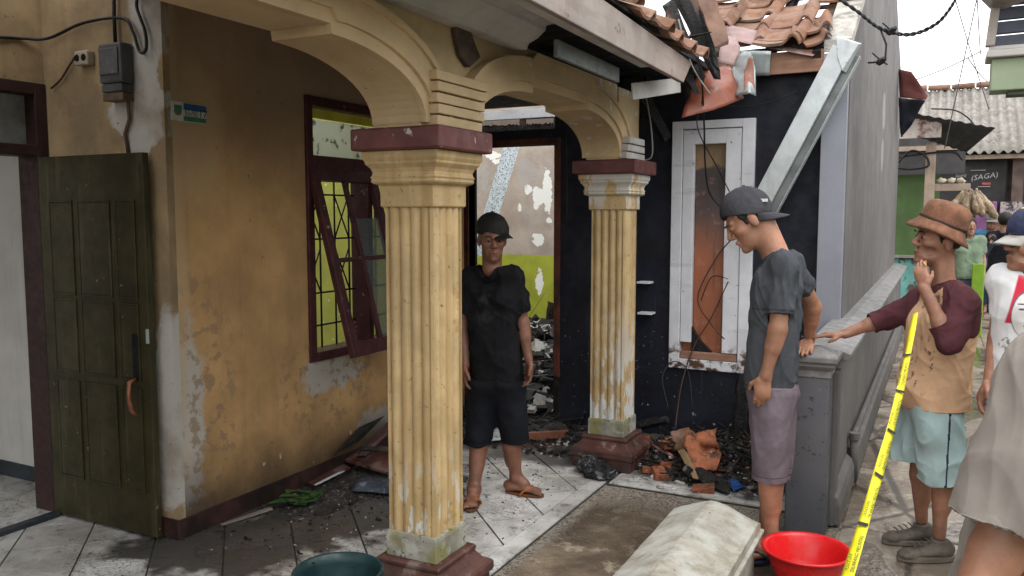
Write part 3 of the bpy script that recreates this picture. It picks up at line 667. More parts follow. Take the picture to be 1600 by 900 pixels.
# broken pale lintel boards hanging above the doorway
lb = thing('lintel_board', 'pale broken double board seen in the gap above the burnt doorway', 'board', (-3.2, 6.3, 2.35))
KY = 6.32 / 5.7
def ragged(x0, x1, z0, z1, yy, th, seed, mt, nm, amp=.02, low=True):
    x0, x1, z0, z1, yy = x0 * KY, x1 * KY, 1.6 + (z0 - 1.6) * KY, 1.6 + (z1 - 1.6) * KY, yy * KY
    rr = random.Random(seed); n = 26; P = []
    for k in range(n + 1): P.append((x0 + (x1 - x0) * k / n, z0 + (rr.uniform(-amp, amp) if low else 0)))
    P += [(x1, z1), (x0, z1)]; MB().prism(P, 'y', yy, yy + th).build(nm, mt, lb)
ragged(-3.33, -2.56, 2.318, 2.385, 5.66, .03, 1, m_whitewood, 'board', low=False)
ragged(-3.32, -2.55, 2.262, 2.312, 5.665, .03, 2, m_halfchar, 'splintered_board', .018)
ragged(-3.16, -2.84, 2.275, 2.312, 5.658, .006, 5, m_duskboard, 'bare_strip', .008); ragged(-2.78, -2.56, 2.272, 2.306, 5.658, .006, 8, m_duskboard, 'bare_strip', .01)
MB().box(-3.75, -2.75, 6.42, 6.48, 2.25, 2.42).build('rear_board', m_char, lb)
# fallen metal truss seen through the doorway
tag(MB().hexa([GY(788, 226, 8.2), GY(813, 226, 8.2), GY(760, 400, 7.7), GY(735, 400, 7.7), GY(788, 226, 8.24), GY(813, 226, 8.24), GY(760, 400, 7.74), GY(735, 400, 7.74)]).build('metal_truss', mat('speckled_zinc', (.36, .40, .43), .5, .2, 30, metal=.3, layers=[(spots(60, .56, .02), (.08, .09, .10))])), 'speckled blue grey metal truss leaning in the ruined room behind the doorway', 'truss')

# ================================================================== LOW WALL, GABLE WALL
lw = thing('boundary_wall', 'low grey wall with pillar and cap running along the alley', 'wall', (-.5, 4.4, 0))
MB().sq([(.096, 0), (.096, .845)], 0, 0).build('pillar', m_pillar, lw, bevel=.006, local=True).location = (-.045, -.03, 0)
pc = MB().sq([(.102, .80), (.102, .835), (.112, .845), (.122, .858), (.122, .872), (.134, .880), (.134, .905), (.124, .915), (.03, .945)]).build('pillar_cap', m_cap, lw, bevel=.004, local=True); pc.location = (-.045, -.03, 0)
MB().box(-.56, -.445, 4.462, 12.6, 0, .855).build('wall_panel', m_grey, lw)
MB().prism([(-.60, .857), (-.385, .857), (-.375, .872), (-.375, .89), (-.40, .90), (-.49, .925), (-.60, .925)], 'y', 4.50, 12.6).build('cap', m_cap, lw, bevel=.003)
MB().box(-.4449, -.425, 4.46, 4.60, 0, .80).build('panel_reveal', m_grey, lw)
MB().prism([(-.444, 0), (-.395, 0), (-.397, .10), (-.41, .14), (-.444, .17)], 'y', 4.47, 5.28).build('footing', m_grey, lw, bevel=.006)
MB().prism([(-.444, 0), (-.385, 0), (-.39, .17), (-.444, .19)], 'y', 5.36, 12.6).build('footing', m_grey, lw, bevel=.006)
dp = thing('drain_pipe', 'grey pipe with elbow along the foot of the low alley wall', 'pipe', (-.36, 5.3, 0))
MB().tube([(-.412, 5.32, .265), (-.412, 12.5, .24)], .018, 10).build('pipe', m_grey, dp, smooth=True)
MB().tube([(-.405, 5.315, 0), (-.405, 5.315, .28)], .024, 10).build('riser', m_grey, dp, smooth=True)
MB().lathe([(.032, 0), (.032, .04)], (-.405, 5.315, .25), 12).build('collar', m_grey, dp)
gw = thing('gable_wall', 'tall grey rendered gable wall rising behind the low alley wall', 'wall', (-.6, 6, 0))
MB().prism([(5.775, .3), (12.7, .3), (12.7, 3.4), (9.2, 4.62), (5.775, 2.66)], 'x', -.68, -.54).build('wall', m_grey, gw, bevel=.004)
MB().box(-.70, -.548, 5.70, 5.774, 0, 2.50).build('end_face', m_greypaint, gw, bevel=.004)
MB().hexa([(-.70, 5.70, 2.62), (-.535, 5.70, 2.62), (-.535, 9.2, 4.63), (-.70, 9.2, 4.63), (-.70, 5.70, 2.70), (-.535, 5.70, 2.70), (-.535, 9.2, 4.71), (-.70, 9.2, 4.71)]).build('coping', mat('pale_coping', (.40, .385, .35), .9, .25, 9, bump=.5, layers=[(scaled(spots(8, .58, .05), .7), (.14, .13, .115))]), gw, bevel=.006)
MB().box(-.70, -.5395, 5.695, 5.773, 2.502, 2.618).build('corbel', m_concrete, gw, bevel=.006)

# ================================================================== RUINED ROOF
rf = MB().beam((-1.42, 5.72, 2.58), (-.70, 5.72, 2.58), .03, .14).build('roof_fascia', m_plank, bh, bevel=.004)
SL = R(31); RO = Vector((0, 5.70, 2.70)); RU = Vector((0, math.cos(SL), math.sin(SL)))
for k in range(6):
    q = RO + RU * (.05 + k * .25); MB().beam((-1.44, q.y, q.z - .05), (-.70, q.y, q.z - .05), .03, .025).build('roof_batten', m_halfchar, bh)
for xx in (-1.40, -1.05, -.74):
    a = RO + RU * .0; b = RO + RU * 2.2; MB().beam((xx, a.y, a.z - .10), (xx, b.y, b.z - .10), .05, .08).build('roof_rafter', m_halfchar, bh)
def tile_profile(u): return .028 * math.sin(u * math.pi * 1.0) * (1 if u < .0 else 1) if False else (.010 * (abs(u - .36) / .36) ** 2 if u < .70 else .009 + .042 * max(0.0, math.sin((u - .70) / .30 * math.pi)) ** .8)
def tile_mesh():
    m = MB(); Wd, Ln = .235, .30
    m.grid(lambda u, v: (u * Wd, v * Ln, tile_profile(u)), 14, 3)
    b = len(m.v); m.grid(lambda u, v: (u * Wd, v * Ln, tile_profile(u) - .014), 14, 3)
    nv = 4
    m.f[-42:] = [tuple(reversed(q)) for q in m.f[-42:]]
    for i in range(14):
        for e in (0, 3): p0, p1 = i * nv + e, (i + 1) * nv + e; m.f.append((p0, p1, b + p1, b + p0) if e else (p1, p0, b + p0, b + p1))
    for e in (0, 14):
        for j in range(3): p0, p1 = e * nv + j, e * nv + j + 1; m.f.append((p0, p1, b + p1, b + p0))
    me = m.mesh('roof_tile'); me.materials.append(m_clay); me.shade_smooth(); me.set_sharp_from_angle(angle=R(38)); return me
TILE = tile_mesh(); rr = random.Random(5)
for row in range(6):
    for colx in range(4):
        if (row, colx) in ((0, 0), (0, 3), (1, 3), (2, 3), (3, 2)): continue
        q = RO + RU * (.0 + row * .245); x0 = -1.62 + colx * .262 + rr.uniform(-.02, .02)
        inst(TILE, 'roof_tile', (x0, q.y + rr.uniform(-.02, .02), q.z + .012 + rr.uniform(0, .02)), (SL - R(4) + R(rr.uniform(-5, 5)), R(rr.uniform(-5, 5)), R(rr.uniform(-7, 7))), (1.26, 1.1, 1.2), parent=bh)
inst(TILE, 'roof_tile', (-1.13, 5.62, 2.70), (R(20), R(5), R(-4)), (1.26, 1.0, 1.25), parent=bh); inst(TILE, 'roof_tile', (-.90, 5.72, 2.76), (R(26), R(-3), R(6)), (1.05, 1, 1.2), parent=bh)
inst(TILE, 'roof_tile', (-.80, 5.66, 2.66), (R(30), R(-20), R(15)), (.7, .8, 1), parent=bh)
# remaining tiles along the porch eave
et = thing('eave_tiles', 'row of loose clay tiles left on the eave above the dusty white board', 'roof tiles', (-1.3, 4.2, 2.45))
for k in range(9):
    yy = 2.7 + k * .21; inst(TILE, 'roof_tile', (-1.20 + rr.uniform(-.02, .02), yy, 2.515 - .0103 * k + rr.uniform(0, .02)), (R(rr.uniform(-4, 4)), R(rr.uniform(-2, 6)), R(90 + rr.uniform(-8, 8))), parent=et).rotation_euler = (R(20 + rr.uniform(-4, 4)), R(rr.uniform(-5, 5)), R(90 + rr.uniform(-9, 9)))
m = MB(); m.poly([GX(1010, 18, -1.28), GX(1056, 45, -1.28), GX(1040, 60, -1.28), GX(1000, 40, -1.28)]); m.build('cement_flake', m_concrete, et, thick=.012)

def sheet(pts_rows, name, mt, label, th=.003, cat='metal sheet', sub=6, wob=.006, seed=0):
    """crumpled sheet through rows of world points"""
    rows = [[Vector(p) for p in r] for r in pts_rows]; nu, nv = len(rows) - 1, len(rows[0]) - 1
    def f(u, v):
        a, b = u * nu, v * nv; i, j = min(int(a), nu - 1), min(int(b), nv - 1); s, t = a - i, b - j
        p = rows[i][j].lerp(rows[i + 1][j], s).lerp(rows[i][j + 1].lerp(rows[i + 1][j + 1], s), t)
        return p + Vector((0, 1, 0)) * wob * 3 * mnoise.noise(p * 9 + Vector((seed, 0, 0))) + Vector((.3, .2, .6)) * wob * mnoise.noise(p * 30)
    o = MB().grid(f, nu * sub, nv * sub).build(name, mt, None, smooth=True, thick=th)
    return tag(o, label, cat)
Y_ = GY
sheet([[Y_(1065, 184, 5.0), Y_(1115, 172, 5.1), Y_(1163, 154, 5.25)], [Y_(1078, 140, 5.15), Y_(1115, 140, 5.1), Y_(1150, 128, 5.25)], [Y_(1100, 95, 5.3), Y_(1125, 105, 5.35), Y_(1140, 100, 5.4)]], 'hanging_sheet', m_redsheet, 'red coated metal sheet hanging from the ruined roof above the white window')
sheet([[Y_(1150, 150, 5.2), Y_(1172, 146, 5.1), Y_(1181, 150, 5.2)], [Y_(1143, 112, 5.4), Y_(1168, 118, 5.25), Y_(1181, 110, 5.3)], [Y_(1155, 84, 5.4), Y_(1172, 82, 5.25), Y_(1176, 90, 5.35)], [Y_(1166, 80, 5.6), Y_(1174, 86, 5.6), Y_(1180, 95, 5.6)]], 'curled_sheet', m_greysheet, 'curled grey metal strip beside the red sheet under the roof edge')
sheet([[Y_(1162, 148, 5.16), Y_(1180, 148, 5.2)], [Y_(1163, 112, 5.2), Y_(1178, 108, 5.24)], [Y_(1171, 88, 5.2), Y_(1176, 92, 5.24)]], 'curled_flap', m_redsheet, 'narrow red metal flap beside the curled grey strip under the roof')
sheet([[Y_(1122, 98, 5.35), Y_(1150, 104, 5.4)], [Y_(1128, 62, 5.5), Y_(1157, 74, 5.5)], [Y_(1135, 55, 5.65), Y_(1150, 60, 5.65)]], 'pink_sheet', m_pinksheet, 'faded pink metal scrap hanging left of the roof tiles')
sheet([[Y_(1150, 78, 5.6), Y_(1205, 80, 5.62)], [Y_(1150, 118, 5.66), Y_(1202, 118, 5.66)]], 'flashing', m_greysheet, 'flat grey metal flashing left of the red brown fascia plank')
sheet([[Y_(1140, 62, 5.68), Y_(1195, 74, 5.68), Y_(1270, 88, 5.66)], [Y_(1130, 36, 5.9), Y_(1195, 52, 5.9), Y_(1292, 60, 5.9)]], 'underlay_sheet', m_pinksheet, 'crumpled pink sheet sticking out beneath the clay roof tiles', wob=.012)
# charred timbers at the broken corner
def timber(a, b, w_, h_, mt, label, seed, w2=None):
    a, b = Vector(a), Vector(b); m = MB(); n = 7; rr = random.Random(seed)
    d = (b - a).normalized(); s = d.orthogonal().normalized(); u = s.cross(d); w2 = w_ if w2 is None else w2
    ph = rr.uniform(0, 6); rings = []
    for i in range(n + 1):
        t = i / n; c = a.lerp(b, t); k = (1 - t) * w_ + t * w2; k2 = k * h_ / w_
        ring = []
        for q, (sx, sy) in enumerate(((-1, -1), (1, -1), (1, 1), (-1, 1))):
            ring.append(c + s * sx * k / 2 * rr.uniform(.8, 1.1) + u * sy * k2 / 2 * rr.uniform(.8, 1.1) + d * (rr.uniform(-.04, .04) if i in (0, n) else 0))
        rings.append(ring)
    for r_ in rings: m.v += [tuple(p) for p in r_]
    for i in range(n):
        for q in range(4): q2 = (q + 1) % 4; m.f.append((i * 4 + q, i * 4 + q2, i * 4 + 4 + q2, i * 4 + 4 + q))
    m.f += [(3, 2, 1, 0), (n * 4, n * 4 + 1, n * 4 + 2, n * 4 + 3)]
    o = m.build('charred_timber', mt, bevel=.004); return tag(o, label, 'timber')
timber(Y_(1052, -30, 5.2), Y_(1122, 120, 5.05), .09, .07, m_char, 'black charred beam end hanging left of the red sheet', 1, .05)
timber(Y_(1070, -25, 5.3), Y_(1108, 90, 5.2), .08, .05, m_halfchar, 'half burnt rafter crossing the broken roof corner', 2, .06)
timber(Y_(1090, -35, 5.1), Y_(1128, 68, 5.0), .13, .02, mat('brown_board', (.15, .085, .06), .7, .3, 6), 'brown board tilted at the broken roof corner above the red sheet', 3, .11)
timber(Y_(1062, 62, 4.9), Y_(1112, 50, 4.9), .012, .02, m_char, 'thin black splinter poking across the burnt timbers', 4, .006)
timber(Y_(1058, 85, 5.0), Y_(1085, 140, 5.05), .10, .05, m_char, 'stubby charred lump under the end of the white eave board', 5, .04)
timber(Y_(1075, 80, 5.1), Y_(1102, 130, 5.1), .05, .05, m_char, 'short charred stick against the red sheet', 6, .03)
timber(Y_(1042, 20, 4.9), Y_(1070, 90, 4.95), .05, .04, m_halfchar, 'grey burnt stick beside the eave tiles', 8, .04)
timber(Y_(985, 120, 5.3), Y_(1040, 215, 5.5), .10, .10, m_char, 'dark charred post top behind the far column', 7, .06)
timber(Y_(1046, 8, 5.1), Y_(1092, 118, 5.0), .07, .06, m_char, 'charred rafter between the eave board and the red sheet', 11, .03)
timber(Y_(1066, 95, 4.95), Y_(1078, 175, 5.2), .05, .04, m_char, 'charred sliver hanging over the left edge of the red sheet', 12, .015)
timber(Y_(1100, 20, 5.1), Y_(1118, 105, 5.05), .05, .05, m_char, 'dark burnt strut in front of the brown tilted board', 13, .03)
timber(Y_(1004, 190, 5.55), Y_(1020, 60, 5.3), .06, .06, m_char, 'upright charred stick behind the far column capital', 9, .05)
for i, (pts, r_, lab) in enumerate((
        ([Y_(1082, 60, 4.8), Y_(1095, 110, 4.85), Y_(1100, 190, 5.2), Y_(1102, 260, 5.55), Y_(1108, 300, 5.7), Y_(1124, 322, 5.74)], .006, 'black wire dangling in front of the white window'),
        ([Y_(1068, 40, 4.8), Y_(1090, 95, 4.8), Y_(1098, 150, 5.0), Y_(1090, 200, 5.4), Y_(1125, 270, 5.7), Y_(1145, 310, 5.74)], .004, 'thin wire crossing the top of the white window'),
        ([Y_(1060, 30, 4.8), Y_(1080, 100, 4.85), Y_(1110, 148, 4.9)], .005, 'grey cord hanging over the red sheet'),
        ([Y_(1142, 375, 5.78), Y_(1118, 405, 5.78), Y_(1090, 465, 5.78), Y_(1110, 505, 5.78), Y_(1132, 530, 5.78)], .005, 'rusty wire looping inside the white window'),
        ([Y_(1138, 440, 5.78), Y_(1112, 495, 5.78), Y_(1085, 540, 5.76), Y_(1065, 600, 5.7), Y_(1055, 670, 5.5)], .005, 'bent rusty wire reaching from the white window to the rubble'),
        ([Y_(1095, 470, 5.78), Y_(1112, 433, 5.78), Y_(1138, 436, 5.78)], .0035, 'thin arc of wire in the middle of the scorched window board'),
        ([Y_(998, 250, 5.2), Y_(1018, 245, 5.2), Y_(1018, 205, 5.2), Y_(1012, 165, 5.25), Y_(1005, 130, 5.3)], .005, 'pale wire curling above the far column capital'),
        ([Y_(935, -5, 4.2), Y_(948, 45, 4.0), Y_(968, 62, 4.0), Y_(1000, 40, 4.2), Y_(1015, 15, 4.3)], .005, 'thin cord sagging across the dusty white eave board'),
        ([Y_(830, 10, 2.9), Y_(870, 12, 2.95), Y_(900, -5, 3.0)], .005, 'short wire on top of the broken cornice'),
        ([Y_(1130, 166, 5.7), Y_(1180, 165, 5.7), Y_(1225, 152, 5.7), Y_(1245, 142, 5.7)], .004, 'thin wire stretched on the black wall right of the red sheet'),
        ([Y_(1045, 640, 5.5), Y_(1035, 590, 5.6), Y_(1052, 565, 5.7), Y_(1075, 580, 5.6), Y_(1082, 640, 5.5)], .0035, 'thin loop of wire standing against the black wall'))):
    cable(pts, r_, lab, mat('rusty_wire', (.06, .035, .025), .7) if 'rusty' in lab else (m_concrete if 'pale' in lab or 'grey' in lab else m_cable), name='wire')
# leaning galvanised channel from the roof corner
gt = thing('gutter_channel', 'pale galvanised channel hanging diagonally from the roof corner to the young man', 'gutter', (-.9, 5.6, 1.7))
a, b = Y_(1318, 78, 5.58), Y_(1168, 362, 5.62); d = (b - a).normalized(); n_ = Vector((0, -1, 0)); s_ = d.cross(n_).normalized()
def chan(o0, o1, y0, y1, mt, nm):
    P = []
    for c in (a, b): P += [c + s_ * o0 + n_ * y0, c + s_ * o1 + n_ * y0, c + s_ * o1 + n_ * y1, c + s_ * o0 + n_ * y1]
    MB().hexa(P).build(nm, mt, gt, bevel=.004)
sgn = 1 if s_.x > 0 else -1
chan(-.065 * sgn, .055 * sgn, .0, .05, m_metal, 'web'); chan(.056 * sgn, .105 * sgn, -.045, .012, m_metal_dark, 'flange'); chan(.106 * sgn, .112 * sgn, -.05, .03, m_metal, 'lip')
MB().hexa([a + s_ * (-.07 * sgn) + n_ * .052 - d * .05, a + s_ * (.075 * sgn) + n_ * .052 - d * .06, a + s_ * (.06 * sgn) + n_ * .056 + d * .12, a + s_ * (.0 * sgn) + n_ * .056 + d * .06, a + s_ * (-.07 * sgn) + n_ * .02 - d * .06, a + s_ * (.085 * sgn) + n_ * .02 - d * .07, a + s_ * (.085 * sgn) + n_ * .02 + d * .12, a + s_ * (-.02 * sgn) + n_ * .02 + d * .06]).build('end_bracket', m_metal, gt, bevel=.004)

for k, (x0, x1, yy) in enumerate(((996, 1016, 441), (997, 1019, 489))):
    a_, b_ = GY(x0, yy, 5.72), GY(x1, yy, 5.72); tag(MB().box(a_.x, b_.x, 5.70, 5.798, a_.z - .008, a_.z + .006).build('wall_ledge', m_whitewood, bevel=.002), ('upper' if k == 0 else 'lower') + ' small pale ledge on the black wall right of the far column', 'ledge')

# ================================================================== soft bodies: distance fields meshed by surface nets
def V3(p): return np.array([p[0], p[1], p[2]], dtype=np.float32)
class SDF:
    def __init__(s, lo, hi, h):
        s.lo = V3(lo); s.h = h; s.n = np.ceil((V3(hi) - s.lo) / h).astype(int) + 1
        s.d = np.full(s.n, 9.0, dtype=np.float32)
        s.ax = [s.lo[i] + h * np.arange(s.n[i], dtype=np.float32) for i in range(3)]
    def win(s, lo, hi):
        i0 = np.clip(np.floor((lo - s.lo) / s.h).astype(int), 0, s.n); i1 = np.clip(np.ceil((hi - s.lo) / s.h).astype(int) + 1, 0, s.n)
        if np.any(i1 <= i0): return None
        sl = tuple(slice(a, b) for a, b in zip(i0, i1))
        return sl, s.ax[0][sl[0]][:, None, None], s.ax[1][sl[1]][None, :, None], s.ax[2][sl[2]][None, None, :]
    def merge(s, sl, d, k, op):
        o = s.d[sl]
        if op == 'add':
            t = np.clip(.5 + .5 * (o - d) / k, 0, 1); s.d[sl] = o * (1 - t) + d * t - k * t * (1 - t)
        else:
            t = np.clip(.5 - .5 * (o + d) / k, 0, 1); s.d[sl] = o * (1 - t) - d * t + k * t * (1 - t)
    def cone(s, a, b, ra, rb, k=.02, flat=None, cuts=(), op='add'):
        a = V3(a); b = V3(b); r = max(ra, rb) * (1.0 if not flat else 1.0) + k + 3 * s.h
        w_ = s.win(np.minimum(a, b) - r, np.maximum(a, b) + r)
        if w_ is None: return
        sl, X, Y, Z = w_; ab = b - a; L = float(ab @ ab) + 1e-9
        px, py, pz = X - a[0], Y - a[1], Z - a[2]
        t = np.clip((px * ab[0] + py * ab[1] + pz * ab[2]) / L, 0, 1)
        qx, qy, qz = px - t * ab[0], py - t * ab[1], pz - t * ab[2]
        if flat is not None:
            n, f = V3(flat[0]), flat[1]; c = (qx * n[0] + qy * n[1] + qz * n[2]) * (f - 1); qx, qy, qz = qx + c * n[0], qy + c * n[1], qz + c * n[2]
        d = np.sqrt(qx * qx + qy * qy + qz * qz) - (ra + (rb - ra) * t)
        for (pt, n) in cuts:
            pt, n = V3(pt), V3(n); d = np.maximum(d, (X - pt[0]) * n[0] + (Y - pt[1]) * n[1] + (Z - pt[2]) * n[2])
        s.merge(sl, d.astype(np.float32), k, op)
    def ell(s, c, rad, axes=None, k=.02, op='add', cuts=()):
        c = V3(c); rm = max(rad) + k + 3 * s.h; w_ = s.win(c - rm, c + rm)
        if w_ is None: return
        sl, X, Y, Z = w_; px, py, pz = X - c[0], Y - c[1], Z - c[2]
        A = [V3(v) for v in axes] if axes else [V3((1, 0, 0)), V3((0, 1, 0)), V3((0, 0, 1))]
        q = [(px * a[0] + py * a[1] + pz * a[2]) / r for a, r in zip(A, rad)]
        k0 = np.sqrt(q[0] ** 2 + q[1] ** 2 + q[2] ** 2) + 1e-6
        k1 = np.sqrt((q[0] / rad[0]) ** 2 + (q[1] / rad[1]) ** 2 + (q[2] / rad[2]) ** 2) + 1e-6
        d = k0 * (k0 - 1) / k1
        for (pt, n) in cuts:
            pt, n = V3(pt), V3(n); d = np.maximum(d, (X - pt[0]) * n[0] + (Y - pt[1]) * n[1] + (Z - pt[2]) * n[2])
        s.merge(sl, d.astype(np.float32), k, op)
    def half(s, pt, n):                    # keep only the side opposite to n
        pt, n = V3(pt), V3(n)
        d = (s.ax[0][:, None, None] - pt[0]) * n[0] + (s.ax[1][None, :, None] - pt[1]) * n[1] + (s.ax[2][None, None, :] - pt[2]) * n[2]
        s.d = np.maximum(s.d, d.astype(np.float32))
    def mesh(s, smooth=1):
        d = s.d; neg = d < 0; n = s.n
        cnt = np.zeros(n - 1, dtype=np.int8)
        for a in (0, 1):
            for b in (0, 1):
                for c in (0, 1): cnt += neg[a:n[0] - 1 + a, b:n[1] - 1 + b, c:n[2] - 1 + c]
        act = (cnt > 0) & (cnt < 8); I = np.argwhere(act)
        idx = np.full(n - 1, -1, dtype=np.int64); idx[act] = np.arange(len(I))
        acc = np.zeros((len(I), 3)); num = np.zeros(len(I))
        cor = {}
        for a in (0, 1):
            for b in (0, 1):
                for c in (0, 1): cor[(a, b, c)] = d[I[:, 0] + a, I[:, 1] + b, I[:, 2] + c]
        for ax in range(3):
            for p in (0, 1):
                for q in (0, 1):
                    c0 = [p, q]; c0.insert(ax, 0); c1 = [p, q]; c1.insert(ax, 1)
                    d0, d1 = cor[tuple(c0)], cor[tuple(c1)]; m = (d0 < 0) != (d1 < 0)
                    t = np.where(m, d0 / np.where(m, d0 - d1, 1), 0)
                    for e in range(3): acc[:, e] += np.where(m, (c0[e] if e != ax else t), 0)
                    num += m
        V = (I + acc / np.maximum(num, 1)[:, None]) * s.h + s.lo
        F = []
        for ax in range(3):
            o1, o2 = (ax + 1) % 3, (ax + 2) % 3
            A = [slice(None)] * 3; A[ax] = slice(0, n[ax] - 1); B = [slice(None)] * 3; B[ax] = slice(1, n[ax])
            ch = neg[tuple(A)] != neg[tuple(B)]; E = np.argwhere(ch)
            E = E[(E[:, o1] > 0) & (E[:, o2] > 0) & (E[:, o1] < n[o1] - 1) & (E[:, o2] < n[o2] - 1)]
            sg = neg[tuple(A)][E[:, 0], E[:, 1], E[:, 2]]
            def cell(u, v): e = E.copy(); e[:, o1] -= u; e[:, o2] -= v; return idx[e[:, 0], e[:, 1], e[:, 2]]
            q = np.stack([cell(1, 1), cell(0, 1), cell(0, 0), cell(1, 0)], 1)
            q = np.where(sg[:, None], q, q[:, ::-1]); F.append(q)
        F = np.concatenate(F); F = F[(F >= 0).all(1)]
        for _ in range(smooth):
            S = np.zeros_like(V); C = np.zeros(len(V))
            for a in range(4):
                b = (a + 1) % 4; np.add.at(S, F[:, a], V[F[:, b]]); np.add.at(S, F[:, b], V[F[:, a]]); np.add.at(C, F[:, a], 1); np.add.at(C, F[:, b], 1)
            V = V * .5 + .5 * S / np.maximum(C, 1)[:, None]
        return V, F
def np_mesh(name, V, F):
    me = bpy.data.meshes.new(name); me.vertices.add(len(V)); me.vertices.foreach_set('co', V.astype(np.float32).ravel())
    me.loops.add(F.size); me.loops.foreach_set('vertex_index', F.astype(np.int32).ravel()); me.polygons.add(len(F))
    me.polygons.foreach_set('loop_start', np.arange(0, F.size, 4, dtype=np.int32)); me.polygons.foreach_set('loop_total', np.full(len(F), 4, dtype=np.int32))
    me.update(calc_edges=True); me.shade_smooth(); return me
def normals(V, F):
    n = np.cross(V[F[:, 2]] - V[F[:, 0]], V[F[:, 3]] - V[F[:, 1]]); N = np.zeros_like(V)
    for a in range(4): np.add.at(N, F[:, a], n)
    return N / (np.linalg.norm(N, axis=1)[:, None] + 1e-12)
def folds(P, seed, waves=7, f0=34, stretch=(1, 1, .5), warp=.035, fine=.35):
    """cloth folds: warped ridges, long along the fall of the cloth, with finer creases on top"""
    r = np.random.default_rng(seed); out = np.zeros(len(P))
    for f, n, amp in ((f0, waves, 1.0), (f0 * 2.6, waves, fine)):
        Q = P + warp * np.stack([np.sin(P @ r.normal(size=3) * 11 + r.uniform(0, 6)) + .5 * np.sin(P @ r.normal(size=3) * 23 + r.uniform(0, 6)) for _ in range(3)], 1)
        for i in range(n):
            k = r.normal(size=3) * np.array(stretch); k = k / np.linalg.norm(k) * f * r.uniform(.6, 1.7)
            m = .5 + .5 * np.sin(P @ r.normal(size=3) * 7 + r.uniform(0, 6))
            out += amp * m * (1 - 2 * np.abs(np.sin((Q @ k) / 2 + r.uniform(0, 6))) ** .75) / n ** .5 * 1.3
    return out
def sdf_obj(S, name, mt, parent=None, smooth=1, fold=None, seed=0):
    V, F = S.mesh(smooth)
    if fold:
        N = normals(V, F); f = folds(V.astype(float), seed, **fold.get('kw', {})); w_ = fold['amp'](V) if callable(fold['amp']) else fold['amp']
        V = V + N * f[:, None] * (w_[:, None] if hasattr(w_, 'shape') else w_)
    return place(np_mesh(name, V, F), name, mt, parent)

# ================================================================== ALLEY BEYOND THE WALL
m_green = mat('green_stall_paint', (.080, .135, .050), .8, .15, 3, bump=.2, streak=.2)
m_teal = mat('flaking_teal_paint', (.16, .40, .38), .8, .2, 4, bump=.3, layers=[(spots(7, .56, .03), (.10, .085, .07))])
m_rawwood = mat('raw_timber', (.36, .28, .22), .8, .15, 5, bump=.3, layers=[(scaled(spots(1, .58, .08, aniso=(25, 25, 1.5)), .5), (.22, .16, .12))])
m_flakeboard = mat('flaking_white_board', (.50, .44, .40), .85, .15, 5, bump=.3, layers=[(spots(4, .54, .06), (.16, .075, .06)), (scaled(spots(12, .62, .03), .8), (.10, .08, .07))])
m_awn = mat('dark_awning_sheet', (.055, .052, .055), .6, .25, 4, bump=.2)
m_asb = mat('weathered_cement_sheet', (.23, .215, .195), .95, .2, 5, bump=.5, bscale=30, layers=[(scaled(spots(14, .58, .03), .8), (.13, .12, .11)), (scaled(spots(4, .56, .08), .5), (.33, .31, .285))])
m_banner = mat('dark_banner', (.040, .036, .037), .55, .25, 3, bump=.15, layers=[(scaled(blobs(((1.15, 16, 2.1), (.18, .5, .5), .7, 5., .2)), .8), (.20, .15, .125))])
m_purple = mat('purple_paint', (.24, .10, .24), .7, .2, 6)
m_limeboard = mat('lime_board', (.19, .34, .03), .6, .15, 5)
m_darkshop = mat('dim_shop_wall', (.10, .085, .08), .85, .35, 3, bump=.3)
st = thing('market_stall', 'small green walled stall with wooden post and dark awning beyond the gable wall', 'stall', (-.2, 13.4, 0))
MB().box(-1.2, -.02, 14.3, 14.4, .95, 2.75).build('wall', m_green, st)
MB().box(-1.2, -.02, 14.298, 14.4, 0, .948).build('lower_wall', m_teal, st)
MB().box(-1.3, 0.0, 14.22, 14.30, .93, .97).build('ledge', m_concrete, st)
MB().box(-.215, -.085, 13.24, 13.36, 0, 2.60).build('post', m_rawwood, st, bevel=.006)
MB().box(-.085, .36, 13.26, 13.32, 1.93, 2.03).build('arm', m_rawwood, st, bevel=.004)
MB().box(-.60, -.03, 13.05, 13.08, 2.66, 2.93).build('fascia', m_flakeboard, st, bevel=.006)
MB().grid(lambda u, v: GY(1398 + u * (157 - 45 * v), 172 + 28 * u + v * (30 + 8 * u), 12.92 + v * .7) + Vector((0, 0, .008 * math.sin(u * 60))), 60, 8).build('awning', m_awn, st, smooth=True, thick=.006)
MB().box(-1.2, .30, 14.05, 14.08, 2.2, 2.75).build('back_cloth', m_awn, st)
MB().box(-1.2, .2, 14.0, 14.1, 2.55, 2.62).build('beam', m_rawwood, st)
cable([(-.56, 13.2, 2.34), (-.40, 13.2, 2.50), (-.22, 13.2, 2.42), (-.18, 13.2, 2.28), (-.40, 13.2, 2.24), (-.60, 13.2, 2.27)], .016, 'black cable looped beside the stall post under the awning', name='cable')
cable([(-.60, 13.22, 2.40), (-.35, 13.22, 2.44), (.1, 13.22, 2.47), (.25, 13.22, 2.35)], .014, 'second black cable running behind the stall post', name='cable')
bn = thing('banner', 'dark shop banner with white script hanging under the corrugated roof', 'banner', (.5, 16, 1.75))
MB().grid(lambda u, v: (-.10 + u * 1.06, 15.98 + .02 * math.sin(u * 9 + v * 2), 1.72 + v * .93 - .05 * math.sin(u * 3.1)), 20, 8).build('cloth', m_banner, bn, smooth=True, thick=.004)
m_chalk = mat('faded_white_print', (.42, .41, .42), .7, .2, 20)
text_mesh('(SAGA)', .125, 'lettering', m_chalk, bn, (.43, 15.93, 2.16), (1, 0, .14), (.12, 0, 1)); text_mesh('Saung', .07, 'lettering', m_chalk, bn, (.20, 15.93, 2.22), (1, 0, .1), (.15, 0, 1))
